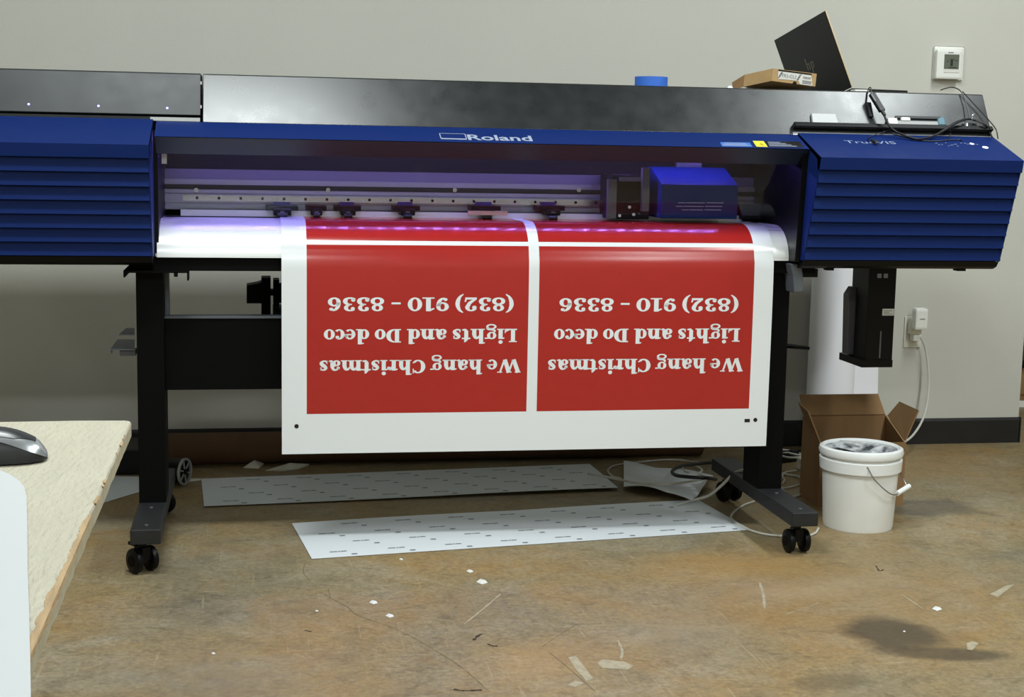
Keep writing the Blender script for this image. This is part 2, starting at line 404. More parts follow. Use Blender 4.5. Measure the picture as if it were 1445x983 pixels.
# ---- hood over the print zone
hood = MB().prism([(3.93, 1.118), (4.035, 1.158), (4.30, 1.158), (4.30, 1.145), (4.02, 1.145), (3.945, 1.116)], X0, X1).build('hood', 'blue_plastic', PR)
MB().prism([(3.931, 1.1165), (3.99, 1.074), (4.01, 1.074), (4.02, 1.144), (3.945, 1.1155)], X0+.001, X1-.001).build('hood_lip', 'hood_under', hood)
MB().box((X0, 4.01, 1.135), (X1, 4.60, 1.144)).build('hood_lining', 'dark_interior', hood)
tdir = Vector((0, 4.035-3.93, 1.158-1.118)).normalized()
HN = Vector((1, 0, 0)).cross(tdir)
def on_hood(px, py): return pp_(px, py, (0, 3.93, 1.118), HN)
a = on_hood(661, 199); b = on_hood(752, 200)
o = sans('Roland', on_hood(661, 197.4), (1, 0, 0), tdir, .040, b.x-a.x, bold=.022).build('brand_lettering', 'lettering_grey', hood)
q = [on_hood(*p) for p in ((622.5, 195.6), (658.5, 196.6), (656, 189.2), (620, 188.2))]
lg = MB()
def strip(a, b, w, mb, N):
    d = (b-a).normalized(); s = N.cross(d)*w/2
    mb.poly([a-s+N*.0006, b-s+N*.0006, b+s+N*.0006, a+s+N*.0006])
for i, w in ((0, .008), (1, .0025), (2, .0025), (3, .0025)): strip(q[i], q[(i+1) % 4], w, lg, HN)
lg.build('brand_emblem', 'lettering_grey', hood)
def decal(pts, name, m_, par, f, N):
    return MB().poly([f(*p)+N*.0005 for p in pts]).build(name, m_, par)
decal([(1019, 206.6), (1062, 207.2), (1058, 201.2), (1016, 200.8)], 'notice_label', 'label_blue', hood, on_hood, HN)
lb = MB()
for k in range(3):
    lb.poly([on_hood(*p)+HN*.0009 for p in ((1020+k*.8, 205.6-k*1.6), (1058-k*3, 206.2-k*1.6), (1057.6-k*3, 205.5-k*1.6), (1019.6+k*.8, 204.9-k*1.6))])
lb.build('notice_print', 'lettering_grey', hood)
decal([(1067.5, 207), (1083.5, 207.4), (1077.5, 199.2), (1062, 198.8)], 'warning_label', 'label_yellow', hood, on_hood, HN)
decal([(1071, 205.6), (1078, 205.8), (1077, 204.2), (1074.2, 201.8), (1071.6, 203.4)], 'warning_symbol', 'print_black', hood, on_hood, HN)
decal([(1085, 207.4), (1134, 208.2), (1128.5, 200), (1079.5, 199.3)], 'caution_label', 'print_black', hood, on_hood, HN)
lb = MB()
for k in range(4):
    a0 = 1083-k*.9
    lb.poly([on_hood(*p)+HN*.0009 for p in ((a0+3, 206.4-k*1.8), (a0+42-k*7, 207-k*1.8), (a0+41.4-k*7, 206.3-k*1.8), (a0+2.5, 205.7-k*1.8))])
lb.build('caution_print', 'lettering_grey', hood)
# LED strip under the hood lip, single diodes
ls = MB().box((X0+.03, 4.175, 1.126), (X1-.10, 4.195, 1.134)); lso = ls.build('led_strip', 'white_plastic', PR)
for k in range(29):
    x = X0+.06+k*.0558
    MB().box((x-.004, 4.18, 1.122), (x+.004, 4.19, 1.126)).build('diode', 'led_violet', lso)
# ---- interior
MB().box((X0-.01, 4.40, .80), (X1+.01, 4.44, 1.14)).build('interior_back', 'dark_interior', PR)
MB().box((X0-.009, 4.03, .80), (X0+.002, 4.42, 1.135)).build('interior_side', 'black_plastic', PR)
MB().prism([(3.975, .80), (3.945, 1.11), (4.42, 1.135), (4.42, .80)], X1-.012, X1+.004).build('interior_side', 'black_plastic', PR)
YR = 4.33
rb = MB()
bands = [(243.5, 257.5, 4.352, 'beam_dark'), (257.5, 264.5, 4.338, 'aluminium'), (264.5, 271.5, 4.36, 'beam_groove'), (271.5, 276.5, 4.338, 'aluminium'), (277.3, 289.5, 4.338, 'aluminium'), (290.2, 297, 4.345, 'beam_plate')]
XI0, XI1 = X0+.002, X1-.012
rail = MB().box((XI0, 4.362, zat(600, 299, 4.362)), (XI1, 4.40, zat(600, 243.5, 4.362))).build('carriage_beam', 'aluminium', PR)
for (ya, yb, Y, m_) in bands:
    zb, za = zat(600, yb, Y), zat(600, ya, Y)
    MB().box((XI0, Y, zb), (XI1, 4.365, za)).build('beam_rib', m_, rail)
zg0, zg1 = zat(600, 287, 4.322), zat(600, 279, 4.322)
gr = MB().box((XI0+.05, 4.322, zg0), (XI1-.04, 4.337, zg1)); grail = gr.build('guide_rail', 'rail_steel', PR)
x = XI0+.09
while x < XI1-.06:
    zc = (zg0+zg1)/2; MB().cyl((x, 4.3215, zc), (x, 4.325, zc), .0042, n=10).build('rail_bolt', 'black_metal', grail); x += .0615
for px in (277, 463, 642, 817): 
    p = py_(px, 268, 4.335); MB().cyl(p, p+Vector((0, .02, 0)), .0065, n=12).build('beam_screw', 'rail_steel', rail)
MB().box((XI0, 4.39, zat(600, 244, 4.39)), (.02, 4.398, 1.13)).build('cable_cover', 'dark_interior', PR)
# ---- platen and apron (profile shared with the printed sheet)
def apron_prof(off=0.0, n=12):
    pts = [(4.30, .897+off), (4.22, .897+off)]
    cy, cz, ry, rz = 4.14, .80, .12, .097
    for k in range(n+1):
        a = math.pi/2*(k/n)
        pts.append((cy-(ry+off)*math.sin(a), cz+(rz+off)*math.cos(a)))
    return pts
ap = apron_prof(); back = [(4.06, .80), (4.30, .80)]
XA0, XA1 = -.25, 1.514
AP = MB(); n = len(ap)
vs = [(x, p[0], p[1]) for x in (XA0, XA1) for p in ap]
AP.add(vs, [(i, i+1, n+i+1, n+i) for i in range(1, n-1)], 0, True)
AP.add([(x, p[0], p[1]) for x in (XA0,) for p in ap[1:]+[(4.22, .80)]], [tuple(range(n))])
AP.add([(x, p[0], p[1]) for x in (XA1,) for p in ap[1:]+[(4.22, .80)]], [tuple(range(n))])
apron = AP.build('apron', 'apron_metal', PR)
pt = MB().box((XA0, 4.22, .86), (XA1, 4.335, .8965)); platen = pt.build('platen', 'platen_grey', PR)
MB().box((XA0+.01, 4.262, .8965), (XA1-.01, 4.272, .8990)).build('cutter_groove', 'black_plastic', platen)
MB().box((XA0+.05, 4.30, .8965), (XA1-.05, 4.315, .915)).build('grit_roller_cover', 'silver_strip', platen)
p = py_(240.5, 316.5, 4.19)
ar = MB().poly([(p.x-.005, 4.185, .8985), (p.x+.005, 4.185, .8985), (p.x, 4.195, .8985)]); ar.build('alignment_mark', 'print_grey', apron)
MB().box((XA0-.004, 4.022, zat(300, 358, 4.022)), (XA1, 4.03, .802)).build('apron_trim', 'silver_strip', apron)
# front beam under the apron and underframe
zfb = zat(300, 382, 4.035)
MB().box((-.262, 4.032, zfb), (1.60, 4.14, .80)).build('front_beam', 'black_metal', PR)
MB().box((XPL+.02, 4.14, .775), (XPR-.02, 4.60, .802)).build('underframe', 'black_metal', PR)
MB().box((X0-.01, 4.44, .80), (X1+.01, 4.60, 1.14)).build('rear_body', 'black_metal', PR)
# ---- pinch rollers
def pinch(px, w, bar=False, blue=True):
    c = py_(px, 300, 4.285).x
    g = MB().box((c-w*.9, 4.26, zat(px, 297, 4.26)), (c+w*.9, 4.34, zat(px, 290.5, 4.26)))
    g.box((c-w*.5, 4.235, zat(px, 304, 4.235)), (c+w*.5, 4.30, zat(px, 295, 4.235)), bev=.003)
    t = g.build('pinch_roller', 'black_plastic', PR)
    MB().cyl((c-w*.28, 4.238, .9055), (c+w*.28, 4.238, .9055), .0075, n=12).build('roller', 'cable_black', t)
    if blue: MB().box((c-w*.5, 4.312, zat(px, 292, 4.312)), (c+w*.5, 4.322, zat(px, 285, 4.312))).build('roller_mark', 'roller_blue', t)
    MB().box((c-.006, 4.2335, zat(px, 300.5, 4.2335)), (c+.006, 4.2355, zat(px, 298, 4.2335))).build('roller_badge', 'lever_grey', t)
    if bar: MB().box((c-.058, 4.225, zat(px, 303.5, 4.225)), (c+.058, 4.232, zat(px, 297.5, 4.225))).build('media_clamp', 'tan_plastic', t)
for px, w, bar, blue in ((398, .05, 0, 1), (446, .032, 0, 0), (490, .042, 0, 1), (573, .042, 0, 1), (684, .048, 1, 1), (776, .044, 0, 1)): pinch(px, w, bar, blue)
# ---- print carriage
cx0, cx1 = py_(933, 285, 4.14).x, py_(1041, 285, 4.14).x
zc0, zc1 = .912, 1.010
ztop = zat(975, 236, 4.27)
car = MB().prism([(4.14, zc0), (4.14, zc1), (4.27, ztop), (4.30, ztop), (4.30, zc0)], cx0, cx1).build('carriage', 'blue_plastic', PR, bev=.002)
g = MB()
for k, (xa, xb) in enumerate(((957, 1021), (954, 1019), (962, 1018))):
    y = 285.5+k*5
    for (p0, p1) in ((xa, xa+10), (xa+11, xb-26), (xb-24, xb)):
        g.box((xat(p0, y, 4.139), 4.1392, zat(p0, y+.9, 4.139)), (xat(p1, y, 4.139), 4.1396, zat(p0, y, 4.139)))
g.build('carriage_print', 'lettering_dim', car)
zmech = zat(885, 236, 4.25)
mech = MB().box((xat(862, 280, 4.2), 4.20, .905), (xat(917, 280, 4.2), 4.34, zmech-.02), bev=.004).build('carriage_mechanism', 'dark_interior', PR)
MB().box((xat(858, 280, 4.18), 4.18, .908), (xat(870, 280, 4.18), 4.20, zmech-.035)).build('cutter_bracket', 'lever_grey', mech)
MB().box((xat(906, 280, 4.18), 4.18, .93), (xat(916, 280, 4.18), 4.20, zmech)).build('sensor_bracket', 'lever_grey', mech)
MB().box((xat(875, 250, 4.19), 4.19, zmech-.04), (xat(905, 250, 4.19), 4.20, zmech-.028)).build('mechanism_rib', 'lever_grey', mech)
for px, py in ((894, 302.5), (888, 292), (874, 304)):
    p = py_(px, py, 4.199); MB().cyl(p-Vector((0, .004, 0)), p, .0045, n=10).build('mechanism_screw', 'silver_strip', mech)
MB().box((xat(955, 235, 4.31), 4.31, ztop-.01), (xat(990, 235, 4.31), 4.33, ztop+.014)).build('cable_guide', 'lever_grey', mech)
# parked tools right of the carriage
MB().box((xat(1046, 300, 4.28), 4.28, .905), (xat(1100, 300, 4.28), 4.34, zat(1070, 288, 4.28)), bev=.003).build('maintenance_block', 'dark_interior', PR)
# clear acrylic window closing the print zone
pn = MB().prism([(3.995, 1.076), (3.9965, 1.077), (4.0985, .925), (4.097, .924)], X0+.015, X1-.03)
pn.build('window_pane', 'acrylic_clear', PR)
MB().box((xat(228, 222, 4.02), 4.02, zat(230, 231, 4.02)), (xat(235, 222, 4.02), 4.03, zat(230, 217, 4.02))).build('window_hinge', 'ivory_plastic', PR)
# ---- black sloping rear cover
zt_mid = 1.286
CV0, CV1 = Vector((0, 4.036, 1.158)), Vector((0, 4.112, zt_mid-.001))
cdir = (CV1-CV0).normalized(); CN = Vector((1, 0, 0)).cross(cdir)
XG = py_(285, 140, 4.09).x
covR = MB().prism([(4.036, 1.158), (4.112, zt_mid-.001), (4.117, zt_mid+.002), (4.25, zt_mid+.002), (4.31, 1.215), (4.71, 1.21), (4.71, 1.158)], XG+.003, XPR).build('rear_cover', 'cover_black', PR, bev=.0015)  # unseen rear depth drawn out to cast shade on the lower wall
covL = MB().prism([(4.054, 1.176), (4.10, zt_mid-.001), (4.105, zt_mid+.002), (4.25, zt_mid+.002), (4.31, 1.215), (4.71, 1.21), (4.71, 1.17), (4.07, 1.17)], XPL, XG-.003).build('rear_cover', 'cover_grey', PR, bev=.0015)
MB().box((XPL, 4.045, 1.158), (XG-.004, 4.6, 1.17)).build('cover_sill', 'cover_grey', PR)
MB().box((xat(212, 170, 4.044), 4.0435, 1.1595), (XG-.004, 4.0455, 1.169)).build('sill_trim', 'silver_strip', PR)
CLd = Vector((0, 4.10-4.054, zt_mid-.001-1.176)).normalized(); CLN = Vector((1, 0, 0)).cross(CLd)
for px, py in ((40.5, 147), (139, 149.5), (236, 152.5)):
    p = pp_(px, py, (0, 4.054, 1.176), CLN); MB().cyl(p-CLN*.002, p+CLN*.0008, .0032, n=10).build('leak_glow_dot', 'leak_glow', covL)  # glowing discs stand in for violet light leaking through the cover
for zz in (.2, .75):
    p = Vector((XG, 0, 0))+Vector((0, 4.054, 1.176))+CLd*(.125*zz)
    MB().box(p+Vector((-.004, -.002, -.004)), p+Vector((0, .004, .004))).build('cover_screw', 'silver_strip', covL)
def on_cov(px, py, lift=0.0): return pp_(px, py, CV0+CN*lift, CN)
# bright lower strip and the black tool ledge on the right
MB().prism([(4.0345, 1.158), (4.0355, 1.1595), (4.0405, 1.1655), (4.0425, 1.1645), (4.04, 1.158)], X1-.01, XPR-.004).build('cover_edge_strip', 'silver_strip', PR)
la, lb_, lc, ld_ = on_cov(1119, 183), on_cov(1393, 186.8), on_cov(1393, 174), on_cov(1121, 170)
led = MB(); dn = CN*.022
A = on_cov(1119, 182.5); Bq = on_cov(1393, 186.6)
tA = A.copy(); tB = Vector((XPR-.003, A.y, A.z))
upv = cdir*.016
led.hexa([tA, tB, tB+dn, tA+dn, tA+upv, tB+upv, tB+upv+dn*.75, tA+upv+dn*.75])
ledge = led.build('tool_ledge', 'black_plastic', PR, bev=.002)
LZ = (A+upv).z; LY = (A+upv).y
# ---- right cover markings
TN = Vector((1, 0, 0)).cross(Vector((0, 4.035-3.85, 1.163-1.096)).normalized()); tpd = Vector((0, 4.035-3.85, 1.163-1.096)).normalized()
def on_top(px, py, lift=0.0): return pp_(px, py, Vector((0, 3.85, 1.096))+TN*lift, TN)
a = on_top(1194, 202); b = on_top(1265, 203)
sans('TrueVIS', a, (1, 0, 0), tpd, .022, b.x-a.x).build('model_lettering', 'lettering_dim', podR)
for px, py, r_ in ((1371.5, 203, .006), (1390.5, 208, .0085)):
    p = on_top(px, py); MB().cyl(p-TN*.002, p+TN*.0008, r_, n=16).build('button_light', 'led_white', podR)
g = MB()
for k in range(14):
    px = 1322+k*4.4+random.uniform(-1, 1); py = 203+random.uniform(-1.5, 4.5)
    p = on_top(px, py)+TN*.0006; w = random.uniform(.002, .005)
    g.poly([p+Vector((-w, 0, 0)), p+Vector((w, 0, 0))+tpd*.001, p+Vector((w, 0, 0))+tpd*.004, p+Vector((-w, 0, 0))+tpd*.003])
g.build('button_icons', 'lettering_dim', podR)
# ---- stand
ZF = .126; YF = 3.76
def stand_leg(cx, sgn):
    lg = MB().box((cx-.036, 4.05, ZF-.01), (cx+.036, 4.19, .79)).build('stand_leg', 'black_metal', PR, bev=.002)
    ft = MB().box((cx-.038, YF, .086), (cx+.038, 4.49, ZF)).build('stand_foot', 'foot_black', PR, bev=.003)
    for y in (3.80, 3.99):
        MB().cyl((cx, y, ZF), (cx, y, ZF+.0025), .005, n=10).build('foot_bolt', 'lever_grey', ft)
    return lg, ft
cxL, cxR = -.272, 1.497
legL, footL = stand_leg(cxL, -1); legR, footR = stand_leg(cxR, 1)
def caster(c, ang, brake=False):
    c = Vector(c); d = Vector((math.cos(ang), math.sin(ang), 0))       # axle direction
    f = Vector((-d.y, d.x, 0))
    t = MB().cyl(c+Vector((0, 0, .062)), c+Vector((0, 0, .086)), .012, n=12)
    t.obox(c-d*.012-f*.02+Vector((0, 0, .034)), d*.024, f*.04, Vector((0, 0, .034)))
    cs = t.build('caster', 'black_plastic', PR)
    for s in (-1, 1):
        w = MB(); prof = [(.0, -.0105), (.026, -.0105), (.032, -.007), (.0335, 0), (.032, .007), (.026, .0105), (0, .0105)]
        w.lathe([(a_, b_) for a_, b_ in prof], c+d*(s*.0225)+Vector((0, 0, .0335)), n=24, ax=d)
        wo = w.build('caster_wheel', 'black_plastic', cs)
        MB().cyl(c+d*(s*.033)+Vector((0, 0, .0335)), c+d*(s*.0345)+Vector((0, 0, .0335)), .015, n=16).build('hub_cap', 'black_metal', cs)
    h = MB().cyl(c+Vector((0, 0, .0835)), c+Vector((0, 0, .0868)), .024, n=16); h.build('caster_plate', 'silver_strip', cs)
    if brake: MB().obox(c-d*.014+f*.012+Vector((0, 0, .066)), d*.028, f*.034, Vector((0, 0, .008))).build('brake_pedal', 'black_plastic', cs)
p = pz_(1133, 776); caster((cxR-.002, 3.815, 0), R(3))
caster((cxL-.012, 3.815, 0), R(36), True)
caster((cxR, 4.42, 0), R(20)); caster((cxL, 4.42, 0), R(60))
# cross members and brackets
zc_t, zc_b = zat(320, 447, 4.12), zat(320, 547, 4.12)
MB().box((cxL+.03, 4.09, zc_b), (cxR-.03, 4.17, zc_t)).build('stand_crossbar', 'black_metal', PR, bev=.002)
MB().box((cxL+.03, 4.085, zc_t), (.12, 4.13, zc_t+.006)).build('crossbar_lip', 'lever_grey', PR)
MB().box((cxL+.036, 4.12, zc_t), (cxL+.046, 4.17, .785)).build('leg_rib', 'lever_grey', PR)
g = MB()   # top bracket plate of the left leg
xa, xb = xat(174, 384, 4.0), xat(266, 384, 4.0)
zz = zat(220, 384, 4.0)
g.box((xa, 4.0, zz-.002), (xb, 4.2, zz+.004)); g.box((xa, 4.0, zz-.014), (xa+.004, 4.2, zz)); g.box((xb-.004, 4.0, zz-.022), (xb, 4.06, zz))
x_ = xat(248, 388, 4.0); g.box((x_-.005, 4.0, zz-.012), (x_+.005, 4.012, zz))
g.build('leg_bracket', 'black_metal', PR)
# roll support silhouette seen under the apron
g = MB(); Y = 4.40
def pxbox(m, x0, y0, x1, y1, Y, d):
    a, b = py_(x0, y1, Y), py_(x1, y0, Y); m.box((a.x, Y, a.z), (b.x, Y+d, b.z))
prof = [py_(*p, Y) for p in ((348, 403), (364, 400), (369, 398), (369, 392), (382, 392), (382, 447), (369, 447), (369, 428), (348, 428))]
nn = len(prof); g.add(prof+[q+Vector((0, .08, 0)) for q in prof], [tuple(range(nn)), tuple(range(nn, 2*nn))[::-1]]+[(i, (i+1) % nn, nn+(i+1) % nn, nn+i) for i in range(nn)])
pxbox(g, 381, 409, 388, 417, Y, .05); pxbox(g, 386, 395, 394, 432, Y, .08)
g.box((xat(369, 447, Y), Y, zc_t-.05), (xat(382, 447, Y), Y+.08, zat(375, 446, Y)+.005))
g.build('roll_holder', 'black_metal', PR)
MB().cyl((xat(392, 413, Y), 4.44, zat(392, 413, 4.44)), (1.42, 4.44, zat(392, 413, 4.44)), .03, n=20).build('media_shaft', 'black_metal', PR)
MB().box((cxR-.09, 4.16, .42), (cxR-.03, 4.50, .66)).build('holder_arm', 'black_metal', PR)
MB().box((.06, 4.16, zc_t-.06), (.14, 4.50, zc_t-.005)).build('holder_arm', 'black_metal', PR)
# left side brackets
g = MB()
for (pts, Yn, Yf) in ((((168, 473), (190, 473), (190, 464), (178, 464)), 0, 0), (((155, 494), (190, 494), (190, 480), (166, 480)), 0, 0)):
    z_ = zat(pts[0][0], pts[0][1], 4.08)
    P4 = [pz_(*p, z_) for p in pts]
    g.hexa(P4+[p+Vector((0, 0, .003)) for p in P4])
a = py_(155, 494, 4.08); g.box((a.x, a.y-.002, a.z-.010), (a.x+.004, a.y+.03, a.z))
a = py_(169, 502, 4.09); b = py_(191, 494, 4.09); g.box((a.x, 4.09, a.z), (b.x, 4.14, b.z))
g.build('side_bracket', 'lever_grey', PR)
# loading lever and arms on the right
lv = MB()
P = [py_(*p, 4.0) for p in ((1115.5, 372), (1131, 372), (1133.5, 389), (1133.5, 412), (1121, 413), (1119.5, 390))]
nn = len(P); lv.add(P+[q+Vector((-.012, .09, 0)) for q in P], [tuple(range(nn)), tuple(range(nn, 2*nn))[::-1]]+[(i, (i+1) % nn, nn+(i+1) % nn, nn+i) for i in range(nn)])
lv.build('loading_lever', 'lever_grey', PR, bev=.003)
a, b = py_(1133, 391, 4.1), py_(1154, 385, 4.1); MB().box((a.x, 4.1, a.z), (b.x, 4.13, b.z+.012)).build('lever_arm', 'black_plastic', PR)
g = MB(); a = py_(1117, 480, 4.2); b = py_(1141, 489, 4.06)
g.hexa([(cxR+.03, 4.10, b.z-.008), (b.x, 4.05, b.z-.008), (b.x, 4.075, b.z-.008), (cxR+.03, 4.19, b.z-.008), (cxR+.03, 4.10, b.z), (b.x, 4.05, b.z), (b.x, 4.075, b.z), (cxR+.03, 4.19, b.z)])
g.build('leg_hook', 'black_metal', PR)
# ink holder hanging under the right cover
Yi = 4.16
xa, xb = xat(1226, 400, Yi), xat(1262, 450, Yi)
zi1, zi0 = .782, zat(1235, 516, Yi)
ink = MB().box((xa, Yi, zi0), (xb, Yi+.09, zi1)).build('ink_holder', 'black_plastic', PR, bev=.002)
g = MB(); x2 = xat(1215, 515, Yi)
g.box((x2, Yi-.004, zi0-.004), (xb, Yi+.17, zi0+.018)); g.build('holder_tray', 'black_plastic', ink)
MB().box((xa+.02, Yi+.09, zi0), (xb, Yi+.17, zi1)).build('holder_back', 'black_plastic', ink)
def inkb(px0, px1, y0, y1, ych, m_, Yb, nm):
    P = [py_(*p, Yb) for p in ((px0, y1), (px1, y1), (px1+1, ych), (px1-1, y0+8), (px1-3, y0), (px0+9, y0), (px0+2, ych-16))]
    n_ = len(P); k = MB(); k.add(P+[q+Vector((0, .04, 0)) for q in P], [tuple(range(n_)), tuple(range(n_, 2*n_))[::-1]]+[(i, (i+1) % n_, n_+(i+1) % n_, n_+i) for i in range(n_)])
    return k.build(nm, m_, ink, bev=.002)
inkb(1195, 1213, 405, 500, 432, 'ink_smoke', Yi+.10, 'ink_pouch')
a, b = py_(1245, 445, Yi-.001), py_(1262, 435.5, Yi-.001)
MB().box((a.x, Yi-.0012, a.z), (b.x, Yi, b.z)).build('holder_label', 'label_white', ink)
g = MB()
for k, (q0, q1) in enumerate(((1247, 1259), (1247, 1255), (1247, 1260))):
    c0 = py_(q0, 438+k*2.3, Yi-.0015); c1 = py_(q1, 438.8+k*2.3, Yi-.0015); g.box((c0.x, Yi-.0016, c1.z), (c1.x, Yi-.0013, c0.z))
g.build('label_print', 'print_grey', ink)
a, b = py_(1240, 505, Yi-.001), py_(1244, 467, Yi-.001); MB().box((a.x, Yi-.002, a.z), (b.x, Yi, b.z)).build('level_window', 'ink_smoke', ink)
for px in (1241, 1250):
    a, b = py_(px-3, 392, Yi-.001), py_(px+3, 386, Yi-.001); MB().box((a.x, Yi-.0015, a.z), (b.x, Yi, b.z)).build('holder_sticker', 'lettering_dim', ink)

# ================================================================== PRINTED SHEET
sp = [p for p in apron_prof(.0025, 14)]
sp[0] = (4.325, sp[0][1]); sp = sp[:-1]
yb_, zb_ = sp[-1]
HY = 4.0125
zbot = .262
SX0, SX1 = xat(397.5, 500, HY), xat(1086.5, 500, HY)
hang = []
ztop_h = .80
for k in range(0, 25):
    z = ztop_h-.004-(ztop_h-.004-zbot)*k/24
    hang.append((HY-.004+.004*math.exp(-(ztop_h-z)/.08)+.004*(k/24)**2, z))
prof = sp+hang
# arc length
S = [0]
for i in range(1, len(prof)): S.append(S[-1]+math.hypot(prof[i][0]-prof[i-1][0], prof[i][1]-prof[i-1][1]))
def at_s(s):
    for i in range(1, len(S)):
        if s <= S[i]+1e-9:
            t = (s-S[i-1])/max(1e-9, S[i]-S[i-1]); return (prof[i-1][0]+(prof[i][0]-prof[i-1][0])*t, prof[i-1][1]+(prof[i][1]-prof[i-1][1])*t)
    return prof[-1]
def s_of_py(py, X=.6):
    lo, hi = .10, S[-1]
    for _ in range(40):
        m_ = (lo+hi)/2; q = at_s(m_)
        if proj((X, q[0], q[1]))[1] < py: lo = m_
        else: hi = m_
    return (lo+hi)/2
s_gap0, s_gap1, s_bot = s_of_py(340.5, .6), s_of_py(346.5, .6), s_of_py(582.5, .4)
rx = [xat(432.8, 480, HY), xat(744.5, 480, HY), xat(759, 480, HY), xat(1060.5, 480, HY)]
ss = sorted(set(S+[s_gap0, s_gap1, s_bot])); xs = [SX0]+rx+[SX1]
xs2 = []
for i in range(5):
    k = 6 if i in (1, 3) else 2
    xs2 += [xs[i]+(xs[i+1]-xs[i])*t/k for t in range(k)]
xs2.append(SX1)
sheet = MB()
def spt(x, s, d=0.0):
    q = at_s(s); wob = .0012*math.sin(x*5+1)*max(0, (s-S[len(sp)])/.5) if s > S[len(sp)] else 0
    return Vector((x, q[0]+wob-d, q[1]))
nx = len(xs2)
vv = [spt(x, s) for s in ss for x in xs2]
for j in range(len(ss)-1):
    for i in range(nx-1):
        xm = (xs2[i]+xs2[i+1])/2; sm = (ss[j]+ss[j+1])/2
        red = ((rx[0] < xm < rx[1]) or (rx[2] < xm < rx[3])) and sm < s_bot and not (s_gap0 < sm < s_gap1)
        sheet.add([vv[j*nx+i], vv[j*nx+i+1], vv[(j+1)*nx+i+1], vv[(j+1)*nx+i]], [(0, 1, 2, 3)], 1 if red else 0, True)
SH = sheet.build('printed_vinyl_sheet', ['vinyl_white', 'vinyl_red'], None)
md = SH.modifiers.new('solid', 'SOLIDIFY'); md.thickness = .0004; md.offset = -1
es = SH.modifiers.new('split', 'EDGE_SPLIT'); es.split_angle = R(50)
tag(SH, 'glossy white vinyl sheet with two red printed signs, hanging from the printer', 'printed sheet')
